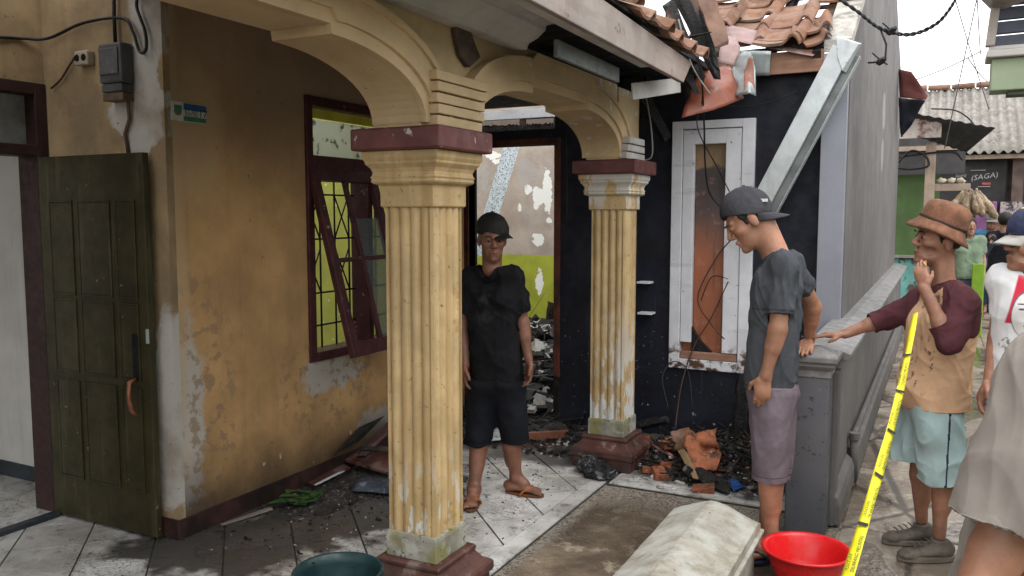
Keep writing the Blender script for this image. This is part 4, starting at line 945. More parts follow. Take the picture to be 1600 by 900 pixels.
MB().box(.60, .72, 15.93, 15.935, 2.09, 2.125).build('red_tag', mat('red_print', (.4, .1, .1), .7), bn); MB().box(.54, .72, 15.93, 15.935, 2.055, 2.065).build('underline', m_chalk, bn); MB().box(.42, .64, 15.93, 15.935, 2.325, 2.335).build('overline', m_chalk, bn)
MB().box(.40, .62, 15.90, 15.93, 1.86, 1.90).build('white_rail', m_chalk, bn)
# corrugated roof house
ch = thing('corrugated_house', 'house with weathered corrugated cement roof at the end of the alley', 'house', (.8, 16.5, 0))
za, zb = 2.60, 3.95
MB().grid(lambda u, v: (-1.6 + u * 5.6, 15.6 + v * 2.4, za + v * (zb - za) + .026 * math.sin(u * 5.6 / .135 * 2 * math.pi)), 420, 3).build('corrugated_roof', m_asb, ch, smooth=True, thick=.012)
m = MB()
for k in range(14): m = MB().tube([(-1.5 + k * .40, 17.98, 3.99 + .01 * (k % 2)), (-1.12 + k * .40, 17.98, 3.98 + .012 * (k % 3))], [.05, .06], 8).build('ridge_tile', m_clay, ch, smooth=True)
MB().box(-1.6, 4, 16.25, 16.4, 0, 2.75).build('wall', m_darkshop, ch)
MB().box(1.02, 1.18, 15.85, 15.9, 1.75, 2.62).build('brown_panel', mat('brown_panel', (.12, .085, .075), .8, .3, 5), ch)
MB().box(-1.6, 4, 15.70, 15.76, 2.50, 2.57).build('eave_beam', m_rawwood, ch)
po = thing('poster_board', 'pink and white printed poster board at the right edge below the corrugated roof', 'poster', (1.3, 15.9, 1.9))
MB().box(1.20, 1.75, 15.84, 15.86, 1.92, 2.55).build('board', mat('pale_pink_poster', (.60, .42, .40), .7, .2, 6), po)
for k in range(6): MB().box(1.22, 1.36, 15.835, 15.838, 2.0 + k * .085, 2.03 + k * .085).build('print_line', mat('poster_red', (.38, .12, .11), .7), po)
tag(MB().box(.50, .66, 15.2, 15.3, .5, 1.85).build('painted_post', m_purple, bevel=.01), 'purple painted post behind the hanging snack bags', 'post')
tag(MB().box(.72, .78, 15.0, 15.06, .5, 1.80).build('painted_post', m_purple, bevel=.006), 'thin purple post right of the thick purple post', 'post')
tag(MB().box(.40, .545, 12.4, 12.43, -.01, .96).build('counter_board', m_limeboard, bevel=.01), 'lime green board standing behind the man in the brown hat', 'board')
tag(MB().box(.85, 1.8, 15.4, 15.5, 1.55, 1.80).build('shop_shelf', mat('speckled_goods', (.33, .28, .28), .8, .5, 20, layers=[(spots(9, .55, .02), (.06, .05, .06))])), 'cluttered shelf of goods behind the cap at the right edge', 'shelf')
# hanging snack bags
m_snack = mat('snack_bag_plastic', (.23, .165, .10), .4, .35, 14, bump=.5, bscale=25, layers=[(scaled(spots(16, .57, .06), .7), (.40, .34, .27))])
rr = random.Random(11)
for k in range(11):
    x0 = .27 + (k % 6) * .035 + rr.uniform(-.015, .015); z1 = 1.97 - rr.uniform(0, .06) - (k // 6) * .04; y0 = 12.9 - (k // 6) * .12
    S = MB(); n = 9; L_ = rr.uniform(.30, .42); tilt = (x0 - .35) * 1.9
    pts = [(x0 + tilt * t / n, y0 + rr.uniform(-.01, .01), z1 - L_ * t / n) for t in range(n + 1)]; rad = [.010, .018, .030, .042, .050, .056, .060, .060, .050, .015]
    o = S.tube(pts, [q * rr.uniform(.85, 1.1) for q in rad], 9).jitter(.005, k).build('snack_bag', m_snack, smooth=True)
    tag(o, 'pale brown snack bag in the bunch hanging from the stall arm', 'snack bag', 'snack bags hanging from the stall')
for k in range(3):
    tag(MB().lathe([(.02, 0), (.05, .01), (.06, .035), (.045, .06), (.01, .075)], (.0 + k * .12, 13.29, 2.035 + .0 * k), 10).jitter(.014, k).build('bread_packet', mat('pale_bread', (.52, .48, .36), .5, .2, 9), smooth=True), 'pale packet lying on the stall arm beside the post', 'packet', 'packets on the stall arm')
# loose red sheet at the far end of the gable wall
sheet([[GY(1404, 108, 11.8), GY(1424, 112, 11.6)], [GY(1405, 135, 11.8), GY(1450, 150, 11.5)], [GY(1406, 152, 11.8), GY(1446, 156, 11.5)]], 'bent_sheet', mat('rust_red_sheet', (.27, .10, .09), .5, .2, 5), 'bent rust red sheet at the far top end of the gable wall', sub=5)
sheet([[GY(1404, 152, 11.9), GY(1446, 157, 11.6)], [GY(1406, 200, 11.9), GY(1438, 170, 11.7)], [GY(1408, 215, 12.0), GY(1425, 195, 11.8)]], 'blue_tarpaulin', mat('dark_blue_tarp', (.03, .035, .05), .6, .3, 5), 'dark blue tarpaulin scrap under the bent red sheet', cat='tarpaulin', sub=5, wob=.02)
# green house with eave overhanging the alley on the right
gh = thing('green_house', 'pale green upper wall with white ledge and dark eave at the top right corner', 'house', (1.2, 6, 0))
m_sage = mat('sage_green_paint', (.30, .36, .24), .75, .08, 3, bump=.1)
MB().box(.245, 2.6, 6.0, 6.22, 2.36, 2.555).build('upper_wall', m_sage, gh, bevel=.008)
MB().prism([(.34, 2.335), (.75, 2.335), (.75, 2.359), (.34, 2.359)], 'y', 6.04, 6.20).build('soffit_trim', mat('olive_trim', (.12, .13, .09), .8), gh)
m_ledge = mat('white_ledge', (.52, .50, .47), .7, .08, 4)
MB().box(.215, 2.62, 5.95, 6.24, 2.557, 2.60).build('ledge', m_ledge, gh, bevel=.008)
MB().box(.225, 2.60, 5.97, 6.22, 2.602, 2.625).build('ledge_fillet', m_ledge, gh, bevel=.004)
MB().box(1.62, 2.6, 5.98, 9.5, -.02, 2.355).build('lower_wall', m_sage, gh)
m_shut = mat('blue_grey_eave_sheet', (.085, .095, .125), .5, .2, 5)
for k in range(5):
    z0 = 2.627 + k * .085; MB().hexa([(.25, 6.03 + .02, z0), (2.6, 6.03 + .02, z0 + .03), (2.6, 6.10, z0 + .03), (.25, 6.10, z0), (.25, 6.06, z0 + .074), (2.6, 6.06, z0 + .104), (2.6, 6.13, z0 + .104), (.25, 6.13, z0 + .074)]).build('louvre', m_shut, gh, bevel=.004)
m_barge = mat('weathered_barge_board', (.33, .29, .26), .8, .2, 5)
MB().hexa([(.205, 5.95, 2.626), (.255, 5.95, 2.626), (.255, 6.02, 2.626), (.205, 6.02, 2.626), (.225, 5.95, 2.86), (.275, 5.95, 2.86), (.275, 6.02, 2.86), (.225, 6.02, 2.86)]).build('corner_post', m_barge, gh, bevel=.006)
MB().prism([(.16, 2.93), (.225, 2.855), (.30, 2.85), (.36, 2.87), (.62, 2.96), (.62, 3.12), (.22, 3.12)], 'y', 5.72, 6.02).build('beam_end', m_barge, gh, bevel=.01)
MB().tube([(.32, 5.70, 3.04), (.32, 6.3, 3.05)], .10, 18).build('round_gutter', m_ledge, gh, smooth=True)
MB().hexa([(.16, 5.6, 3.13), (2.6, 5.6, 3.22), (2.6, 6.4, 3.22), (.16, 6.4, 3.13), (.16, 5.6, 3.16), (2.6, 5.6, 3.26), (2.6, 6.4, 3.26), (.16, 6.4, 3.16)]).build('roof', m_asb, gh)
# overhead cables
def twisted(pts, label):
    cable(pts, .010, label + ', first strand', name='twisted_cable') if False else None
    P = [Vector(p) for p in pts]; root = thing('twisted_cable', label, 'cable', P[0])
    for ph in (0, math.pi):
        out = []; n = 90
        for i in range(n + 1):
            t = i / n * (len(P) - 1); k = min(int(t), len(P) - 2); f = t - k
            p0, p1, p2, p3 = P[max(k - 1, 0)], P[k], P[k + 1], P[min(k + 2, len(P) - 1)]
            c = .5 * ((2 * p1) + (p2 - p0) * f + (2 * p0 - 5 * p1 + 4 * p2 - p3) * f * f + (3 * p1 - p0 - 3 * p2 + p3) * f ** 3)
            out.append(c + Vector((0, math.cos(i * .9 + ph), math.sin(i * .9 + ph))) * .007)
        MB().tube(out, .0065, 6).build('strand', m_cable, root, smooth=True)
    return root
tw = twisted([GY(1296, -12, 5.5), GY(1340, 18, 5.5), GY(1375, 44, 5.5), GY(1420, 54, 5.5), GY(1462, 38, 5.5), GY(1488, 8, 5.5), GY(1500, -20, 5.5)], 'black twisted power cable sagging across the sky at top right')
MB().tube([GY(1375, 44, 5.5), GY(1385, 70, 5.5), GY(1383, 92, 5.5), GY(1372, 97, 5.5), GY(1356, 98, 5.5)], .006, 6).build('tail', m_cable, tw, smooth=True)
for c_ in ((1377, 95), (1393, 48)):
    q = GY(*c_, 5.5); MB().lathe([(.004, -.03), (.020, -.02), (.022, .01), (.008, .03)], q, 8, Matrix.Rotation(R(60), 3, 'Y')).jitter(.004, 2).build('clamp', m_cable, tw)
    for dx, dy in ((-14, -12), (10, 6)): MB().tube([q, GY(c_[0] + dx, c_[1] + dy, 5.5)], .005, 5).build('wire_end', m_cable, tw)
for (a, b, lab) in (((1490, -10), (1545, 170), 'thin sky wire slanting from top right down behind the green eave'), ((1528, -10), (1476, 232), 'thin sky wire slanting down to the stall awning'), ((1533, 80), (1430, 125), 'faint wire from the green eave to the gable wall'), ((1527, 0), (1532, 85), 'faint upright wire beside the corner post of the green eave'), ((1512, 90), (1543, 128), 'faint short wire left of the green wall')):
    pa, pb = GY(*a, 10.5), GY(*b, 12.0); cable([pa, (pa + pb) / 2 - Vector((0, 0, .02)), pb], .006, lab, mat('grey_wire', (.16, .16, .17), .6), name='sky_wire')
cable([GY(1455, 170, 15.2), GY(1490, 172, 15.2), GY(1510, 182, 15.2), GY(1522, 195, 15.2)], .012, 'black cable lying on the corrugated cement roof', name='cable')

# ================================================================== PROPS IN FRONT
m_red = mat('red_plastic', (.60, .010, .013), .3, .08, 6, bump=.08, bscale=90, spec=.5, layers=[(scaled(spots(9, .60, .08), .25), (.35, .02, .02)), (scaled(spots(38, .69, .02), .5), (.40, .12, .10))])
bc = GZ(1260, 857, .155); bs = thing('wash_basin', 'bright red plastic basin on the ground beside the yellow tape', 'basin', (bc.x, bc.y, -.002))
RB = .186
MB().lathe([(.112, 0), (.120, .006), (.135, .05), (.158, .105), (.172, .148), (.188, .152), (.190, .158), (.186, .163), (.172, .160), (.165, .150), (.152, .108), (.129, .052), (.114, .014), (.02, .012)], (0, 0, 0), 48).build('bowl', m_red, bs, smooth=True, local=True)
bk = GZ(528, 893, .28); bu = thing('bucket', 'dark teal bucket cut by the bottom edge in front of the near column', 'bucket', (bk.x, bk.y, 0))
m_tealp = mat('dark_teal_plastic', (.012, .033, .036), .38, .2, 6, bump=.05)
MB().lathe([(.118, 0), (.122, .004), (.152, .255), (.166, .258), (.168, .285), (.164, .289), (.156, .286), (.148, .25), (.116, .012), (.02, .01)], (0, 0, 0), 40).build('pail', m_tealp, bu, smooth=True, local=True)
MB().tube([(.168 * math.cos(a), .168 * math.sin(a), .262 - .05 * math.sin(math.pi * (a - .3) / 2.6)) for a in [.3 + k * .13 for k in range(21)]], .005, 6).build('bail', m_tealp, bu, smooth=True, local=True)
for a in (.3, 2.9): MB().lathe([(.02, -.012), (.02, .012)], (.17 * math.cos(a), .17 * math.sin(a), .262), 10).build('lug', m_tealp, bu, local=True)
# scuffed white box with ridged top
m_scuff = mat('scuffed_white_shell', (.40, .39, .345), .75, .14, 4, bump=.5, bscale=18, dist=.012, layers=[
    (scaled(spots(4, .50, .09), .6), (.30, .285, .235)), (scaled(spots(16, .54, .12, detail=9, rough=.72), .65), (.21, .18, .135)), (scaled(spots(1.0, .66, .05, aniso=(60, 7, 20)), .5), (.24, .22, .18)), (scaled(spots(40, .66, .02), .8), (.08, .07, .05)), (scaled(spots(5, .56, .08), .6), (.50, .50, .47))])
wb = thing('white_box', 'long scuffed white box with ridged top lying in front of the young man', 'box', (-.85, 3.0, 0))
def ring(x0, x1, y0, y1, z): return [(x0, y0, z), (x1, y0, z), (x1, y1, z), (x0, y1, z)]
MB().box(-1.005, -.672, 1.9, 3.67, -.01, .185).build('body', m_scuff, wb, bevel=.01)
MB().box(-1.045, -.640, 1.86, 3.715, .187, .205).build('lip', m_scuff, wb, bevel=.006)
m = MB(); nx, ny = 18, 60
def lid(u, v):
    x = -1.035 + u * .38; yv = 1.88 + v * 1.825; e = abs(u - .47) / .5
    z = .322 - .072 * min(1, e) ** 1.15
    z -= .02 * max(0, (v - .97) / .03)
    return (x, yv, z + .0035 * mnoise.noise(Vector((x * 14, yv * 9, 0))) + .002 * mnoise.noise(Vector((x * 50, yv * 50, 2))))
m.grid(lid, nx, ny); b0 = len(m.v); edge = [i * (ny + 1) for i in range(nx + 1)] + [nx * (ny + 1) + j for j in range(1, ny + 1)] + [i * (ny + 1) + ny for i in range(nx - 1, -1, -1)] + [j for j in range(ny - 1, 0, -1)]
for i in edge: q = m.v[i]; m.v.append((q[0], q[1], .206))
for k in range(len(edge)): k2 = (k + 1) % len(edge); m.f.append((edge[k], b0 + k, b0 + k2, edge[k2]))
m.build('ridged_lid', m_scuff, wb, bevel=.004)
# barrier tape
m_tape = mat('yellow_tape', (.72, .66, .015), .45, .08, 12, bump=.06, spec=.4)
ta, tb = GY(1430, 490, 4.03), GZ(1318, 930, .5); tb = ta + (tb - ta) * 1.85; tb = ta + (tb - ta) * ((ta.z - .01) / (ta.z - tb.z))
tp = thing('barrier_tape', 'yellow barrier tape with black lettering stretched from the old man to the ground', 'tape', tb)
td = (tb - ta).normalized(); view = ((ta + tb) / 2 - CAM).normalized(); tw_ = td.cross(view).normalized(); tn = tw_.cross(td)
if tn.dot(view) > 0: tn = -tn
def tape_c(u): return ta.lerp(tb, u) + Vector((0, 0, -.03 * 4 * u * (1 - u))) + tw_ * .012 * math.sin(u * 7)
def ribbon(u, v):
    c = tape_c(u); wd = .010 + .0065 * min(1, u * 2.2) + .0008 * math.sin(u * 40); s = (v - .5) * 2
    return c + tw_ * wd * s + tn * ((.004 * (1 - abs(s))) + .0012 * math.sin(u * 90 + s * 2) + s * .010 * math.sin(u * 13 + 1))
MB().grid(ribbon, 160, 4).build('ribbon', m_tape, tp, smooth=True, thick=.0012)
L_ = (tb - ta).length; dd = -1 if tw_.dot(UP) > 0 else 1
bpyfont = None
k = 0.1
xd = -td; yd = -tn.cross(xd) if False else tn.cross(xd)
while k < L_ - .5:
    u0 = 1 - k / L_; o = tape_c(u0); xd = (tape_c(u0 - .06) - o).normalized(); sl_ = .010 * math.sin(u0 * 13 - .4) / .019; tq = (tn - tw_ * sl_).normalized(); yd = tq.cross(xd).normalized()
    text_mesh('DILARANG MELINTAS', .0165, 'lettering', m_ink, tp, o + tq * .0095 + yd * (-.014), xd, yd)
    text_mesh('POLICE LINE', .013, 'lettering', m_ink, tp, o + tq * .0095 + yd * (.003), xd, yd)
    MB().box(-.001, .001, -.001, .001, -.001, .001) if False else None
    cpt = o + xd * .212 + tq * .0098; MB().poly([cpt - yd * .016 - xd * .008, cpt - yd * .016 + xd * .008, cpt + yd * .016 + xd * .008, cpt + yd * .016 - xd * .008]).build('emblem', m_ink, tp)
    k += .25
# ================================================================== DEBRIS
m_bag = mat('black_plastic', (.012, .013, .016), .3, .3, 8, bump=.4, bscale=25, spec=.5)
m_ash = mat('wet_ash', (.030, .027, .025), .8, .5, 10, bump=.9, bscale=40, dist=.015, layers=[(scaled(spots(34, .6, .03), .8), (.13, .12, .11)), (scaled(spots(50, .66, .02), .9), (.40, .38, .35))])
m_plaster = mat('broken_plaster', (.46, .44, .41), .9, .2, 12, bump=.5, layers=[(scaled(spots(9, .56, .05), .6), (.10, .09, .085))])
def heap(name, cx, cy, rx, ry, h, label, seed, mt=m_ash, z0=.0):
    def f(u, v):
        x, y_ = (u - .5) * 2, (v - .5) * 2; r = math.hypot(x, y_); n = mnoise.noise(Vector((cx + x * rx * 6, cy + y_ * ry * 6, seed)))
        n2 = mnoise.noise(Vector((cx + x * rx * 22, cy + y_ * ry * 22, seed)))
        return (cx + x * rx, cy + y_ * ry, z0 - .012 + max(0, (1 - r ** 1.4)) * h * (.75 + .6 * n + .25 * n2) + (.012 * n2 if r < .95 else 0))
    return tag(MB().grid(f, 60, 60).build(name, mt, smooth=True), label, 'debris', kind='stuff')
heap('ash_heap', -1.22, 5.42, .62, .42, .17, 'dark wet ash heap against the black wall under the white window', 1)
heap('ash_heap', -2.7, 5.55, .75, .30, .06, 'thin wet ash drift in front of the burnt doorway', 2)
heap('ash_heap', -3.02, 3.85, .30, .80, .045, 'thin soot drift along the foot of the ochre wall', 4)
heap('room_rubble', -4.2, 7.6, 1.9, 1.75, .55, 'burnt rubble filling the roofless room behind the doorway', 3, z0=.02)
m_dirtgrit = mat('brown_grit', (.16, .13, .10), .9, .4, 20)
def chips(name, n, area, smin, smax, mt, label, seed, zf=0.0, flat=.4):
    rr = random.Random(seed); m = MB()
    for k in range(n):
        a = rr.uniform(0, 6.28); q = rr.random() ** .6; x = area[0] + math.cos(a) * q * area[2]; y_ = area[1] + math.sin(a) * q * area[3]
        s = rr.uniform(smin, smax) * (1 if rr.random() < .8 else 1.5); z = zf(x, y_) if callable(zf) else zf
        E_ = Matrix.Rotation(rr.uniform(0, 6.28), 3, 'Z') @ Matrix.Rotation(rr.gauss(0, .35), 3, 'X') @ Matrix.Rotation(rr.gauss(0, .35), 3, 'Y')
        dx, dy, dz = s * rr.uniform(.5, 1.3), s * rr.uniform(.4, .9), s * flat * rr.uniform(.4, 1)
        P = [Vector((x, y_, z + dz * .5)) + E_ @ Vector((sx * dx / 2 * rr.uniform(.6, 1.1), sy * dy / 2 * rr.uniform(.6, 1.1), sz * dz / 2)) for sz in (-1, 1) for sx, sy in ((-1, -1), (1, -1), (1, 1), (-1, 1))]
        m.hexa(P)
    return tag(m.build(name, mt), label, 'debris', kind='stuff')
hz = lambda x, y_: max(0, (1 - math.hypot((x + 1.22) / .62, (y_ - 5.42) / .42) ** 1.4)) * .14
rz = lambda x, y_: .02 + max(0, (1 - math.hypot((x + 4.2) / 1.9, (y_ - 7.6) / 1.75) ** 1.4)) * .42
chips('doorway_char', 260, (-3.0, 6.2, .5, .35), .03, .14, m_char, 'charred bits just inside the burnt doorway', 15, .03)
chips('doorway_plaster', 110, (-2.95, 6.15, .5, .35), .02, .10, m_plaster, 'pale bits just inside the burnt doorway', 16, .05)
chips('charcoal_chips', 420, (-1.15, 5.25, .62, .5), .012, .05, m_char, 'charcoal chips scattered below the white window', 1, hz)
chips('brick_chips', 70, (-1.25, 5.2, .5, .4), .012, .045, m_brick, 'small orange brick chips scattered below the white window', 2, hz)
chips('plaster_chips', 160, (-1.2, 5.1, .65, .5), .008, .035, m_plaster, 'small pale plaster chips scattered below the white window', 3, hz)
chips('charcoal_chips', 420, (-2.55, 5.35, 1.0, .45), .008, .045, m_char, 'charcoal chips scattered in front of the burnt doorway', 4)
chips('plaster_chips', 130, (-2.5, 5.3, .9, .45), .008, .035, m_plaster, 'pale chips scattered in front of the burnt doorway', 5)
chips('charcoal_chips', 300, (-2.95, 3.7, .45, .9), .005, .022, m_char, 'fine charcoal bits strewn along the ochre wall', 6)
chips('plaster_chips', 80, (-2.85, 3.6, .5, .9), .005, .016, m_plaster, 'fine pale crumbs strewn along the ochre wall', 7)
chips('room_charcoal', 900, (-4.1, 7.3, 1.9, 1.6), .04, .22, m_char, 'charred fragments piled in the roofless room', 8, rz)
chips('room_plaster', 620, (-4.2, 7.7, 1.7, 1.3), .04, .20, m_plaster, 'pale plaster lumps piled in the roofless room', 9, rz)
chips('room_brick', 160, (-4.2, 7.3, 1.6, 1.4), .04, .14, m_brick, 'broken brick lumps piled in the roofless room', 10, rz)
chips('grit', 700, (-1.3, 4.38, .45, .25), .003, .009, m_dirtgrit, 'grit along the edge of the muddy cement strip', 12, -.016)
chips('floor_soot_bits', 260, (-2.5, 3.9, .7, 1.0), .004, .016, m_char, 'soot crumbs on the white porch tiles', 13)
def splinters(name, n, area, lmin, lmax, mt, label, seed, zf):
    rr = random.Random(seed); m = MB()
    for k in range(n):
        a = rr.uniform(0, 6.28); q = rr.random() ** .6; c = Vector((area[0] + math.cos(a) * q * area[2], area[1] + math.sin(a) * q * area[3], 0)); c.z = zf(c.x, c.y) + rr.uniform(.01, .05)
        d = Vector((rr.gauss(0, 1), rr.gauss(0, 1), rr.gauss(0, .25))).normalized() * rr.uniform(lmin, lmax) / 2; w_ = rr.uniform(.006, .022)
        m.beam(c - d, c + d, w_, w_ * rr.uniform(.4, 1), w2=w_ * rr.uniform(.2, .9), h2=w_ * .4)
    return tag(m.build(name, mt), label, 'debris', kind='stuff')
splinters('charred_splinters', 110, (-1.2, 5.25, .6, .45), .06, .32, m_char, 'charred splinters tangled in the rubble below the white window', 61, hz)
splinters('wood_splinters', 26, (-1.2, 5.2, .5, .4), .06, .25, m_halfchar, 'half burnt splinters in the rubble below the white window', 62, hz)
splinters('charred_splinters', 60, (-2.6, 5.5, .9, .25), .08, .4, m_char, 'charred splinters strewn before the burnt doorway', 63, lambda x, y_: .0)
splinters('room_splinters', 160, (-3.9, 7.1, 1.6, 1.4), .3, 1.2, m_char, 'charred laths heaped in the roofless room', 64, rz)
splinters('room_laths', 50, (-3.9, 7.1, 1.5, 1.2), .3, 1.0, m_greysheet, 'pale laths heaped in the roofless room', 65, rz)
heap('ash_heap', -1.25, 5.0, .45, .30, .035, 'low spread of ash and crumbs in front of the rubble', 6)
# pieces one can pick out
BR = MB().box(-.1, .1, -.05, .05, 0, .055).jitter(.008, 4).mesh('brick'); BR.materials.append(m_brick)
for i, (px, py, s, rz_, zz, lab) in enumerate(((1018, 738, .55, 20, 0, 'broken orange brick nearest the far column plinth'), (1036, 730, .6, 70, .01, 'small orange brick piece second from the far column plinth'), (1030, 745, .7, 120, 0, 'flat broken brick in front of the orange brick pieces'), (1100, 768, .6, 15, 0, 'orange brick end just behind the white box'), (1050, 700, .7, 40, .07, 'sooty brick half buried in the ash heap'), (1008, 690, .6, 100, .04, 'dark brick behind the far column plinth'))):
    q = GZ(px, py, zz); o = inst(BR, 'brick', (q.x, q.y, zz), (R(random.uniform(-12, 12)), R(random.uniform(-12, 12)), R(rz_)), (s, s * 1.1, s)); tag(o, lab, 'brick', 'bricks in the rubble')
m_shardo = mat('scorched_orange_clay', (.30, .105, .05), .8, .3, 9, bump=.8, bscale=30, layers=[(scaled(spots(8, .56, .06), .85), (.05, .03, .024)), (scaled(spots(20, .64, .03), .6), (.42, .28, .2))])
def shard(pts, name, mt, label, cat, th=.012, wob=.01):
    return sheet([pts[:2], pts[3:1:-1]], name, mt, label, th, cat, 10, wob, 3)
shard([GY(1070, 676, 5.15), GY(1118, 672, 5.2), GY(1120, 735, 4.95), GY(1084, 728, 4.95)], 'clay_tile_shard', m_shardo, 'large orange clay tile fragment leaning on the ash heap', 'tile shard', .014, .05)
shard([GY(1048, 676, 5.3), GY(1076, 668, 5.3), GY(1082, 700, 5.12), GY(1052, 705, 5.12)], 'clay_tile_shard', m_clay, 'sooty brown tile fragment behind the large orange fragment', 'tile shard', .014, .02)
shard([GZ(1118, 703, .09), GZ(1140, 694, .09), GZ(1148, 704, .07), GZ(1121, 717, .07)], 'tile_piece', m_tile, 'white floor tile piece right of the orange tile fragment', 'tile shard', .008, .001)
shard([GZ(1136, 752, .02), GZ(1150, 747, .03), GZ(1162, 762, .015), GZ(1146, 768, .012)], 'packet', mat('blue_packet', (.015, .06, .22), .3, .3, 20), 'small blue packet on the floor behind the white box', 'packet', .006, .006)
timber(GZ(1066, 705, .12), GZ(1086, 745, .06), .05, .03, mat('tan_wood', (.25, .17, .09), .8, .2, 9), 'pale tan splintered stick leaning in the rubble', 21, .03)
timber(GZ(1084, 738, .06), GZ(1140, 765, .03), .09, .035, m_char, 'charred plank end lying in front of the rubble heap', 22, .07)
timber(GZ(1005, 690, .05), GZ(1050, 712, .05), .03, .03, mat('pink_wood', (.30, .15, .12), .8), 'thin reddish stick beside the far column plinth', 23, .02)
timber(GZ(1000, 665, .12), GZ(1045, 655, .2), .06, .05, m_char, 'charred stub behind the far column plinth', 24, .05)
timber(GZ(1090, 750, .02), GZ(1075, 735, .08), .06, .05, m_char, 'black lump of charcoal under the tan stick', 25, .05)
timber(Vector((-1.14, 5.50, .0)), Vector((-1.12, 5.55, .52)), .10, .05, m_char, 'upright charred panel against the black wall behind the young man', 26, .09)
# crumpled black bag by the column
c0 = GZ(930, 742, .0); S = SDF((c0.x - .26, c0.y - .2, -.03), (c0.x + .26, c0.y + .2, .2), .006)
S.ell((c0.x - .03, c0.y + .02, .045), (.11, .085, .06), k=.03); S.ell((c0.x + .06, c0.y - .02, .035), (.09, .06, .05), k=.03); S.ell((c0.x + .04, c0.y - .07, .025), (.10, .045, .035), k=.02); S.ell((c0.x - .08, c0.y + .05, .05), (.06, .06, .06), k=.02); S.half((0, 0, .001), (0, 0, -1))
tag(sdf_obj(S, 'plastic_bag', m_bag, None, 1, dict(amp=.012, kw=dict(f0=60, stretch=(1, 1, 1), warp=.03)), 3), 'crumpled black plastic bag on the tiles beside the far column plinth', 'bag')
# along the ochre wall
m_mboard = mat('broken_maroon_board', (.10, .04, .035), .55, .35, 8, layers=[(scaled(spots(7, .58, .05), .6), (.25, .18, .16))])
def board(pts, th, mt, label, name='broken_board'):
    P = [Vector(p) for p in pts]; n = (P[1] - P[0]).cross(P[3] - P[0]).normalized()
    if n.z < 0: n = -n
    return tag(MB().hexa([*P, *[p + n * th for p in P]]).build(name, mt, bevel=.003), label, 'board')
board([GZ(482, 757, .02), GZ(490, 760, .02), GZ(548, 733, .02), GZ(537, 728, .03)], .015, m_mboard, 'maroon strip with white edge lying nearest along the ochre wall')
board([GZ(490, 758, .036), GZ(494, 759, .036), GZ(540, 736, .036), GZ(537, 734, .036)], .004, m_whitewood, 'thin white edge strip on the maroon board by the ochre wall')
board([GZ(540, 722, .06), GZ(606, 742, .05), GZ(640, 720, .09), GZ(570, 700, .10)], .02, m_mboard, 'broad maroon panel piece lying behind the near column')
board([GX(555, 716, -3.1), GX(570, 716, -3.08), GX(625, 660, -3.2), GX(610, 655, -3.22)], .02, m_maroonwood, 'dark maroon sash leaning on the ochre wall behind the column')
board([GX(560, 705, -3.0), GX(620, 708, -2.98), GX(622, 700, -3.0), GX(564, 698, -3.02)], .012, m_halfchar, 'grey burnt lath resting across the maroon panel')
board([GX(520, 712, -3.15), GX(560, 690, -3.2), GX(600, 650, -3.24), GX(560, 668, -3.25)], .012, m_char, 'black charred board leaning on the ochre wall')
sheet([[GZ(552, 765, .02), GZ(600, 772, .02), GZ(640, 775, .02)], [GZ(556, 752, .05), GZ(602, 757, .06), GZ(640, 760, .05)], [GZ(570, 745, .02), GZ(605, 747, .02), GZ(640, 750, .02)]], 'wet_rag', mat('blue_grey_rag', (.05, .06, .08), .8, .4, 15, layers=[(scaled(spots(30, .58, .03), .7), (.2, .22, .25))]), 'wet blue grey rag on the floor left of the near column', .006, 'rag', wob=.012)
MB2 = MB().beam(GZ(346, 820, .01), GZ(424, 794, .012), .022, .012).jitter(.003, 2); tag(MB2.build('pale_stick', m_duskboard), 'pale stick on the floor pointing along the ochre wall', 'stick')
lf = thing('leaf_sprig', 'wilted green leaves lying on the sooty floor by the ochre wall', 'leaves', GZ(465, 783, .0))
m_leaf = mat('wilted_leaf', (.030, .078, .022), .6, .35, 12, layers=[(scaled(spots(9, .55, .06), .6), (.10, .11, .035))])
rr = random.Random(3)
for k, (px, py, ln, az) in enumerate(((440, 792, .14, 40), (452, 782, .12, 70), (462, 790, .13, 20), (470, 780, .11, 95), (478, 788, .13, 10), (486, 782, .12, 50), (495, 780, .12, 130), (456, 775, .10, 100), (476, 774, .1, 60))):
    q = GZ(px, py, .014); dv = Vector((math.cos(R(az)), math.sin(R(az)), .0)); sv = Vector((-dv.y, dv.x, 0))
    MB().grid(lambda u, v, q=q, dv=dv, sv=sv, ln=ln, k=k: q + dv * (u - .5) * ln + sv * (v - .5) * .075 * math.sin(math.pi * min(.98, u * .96 + .02)) + Vector((0, 0, .012 * math.sin(u * 3 + k) + .012 * abs(v - .5) * 2 + .014)), 8, 4).build('leaf', m_leaf, lf, smooth=True, thick=.001)
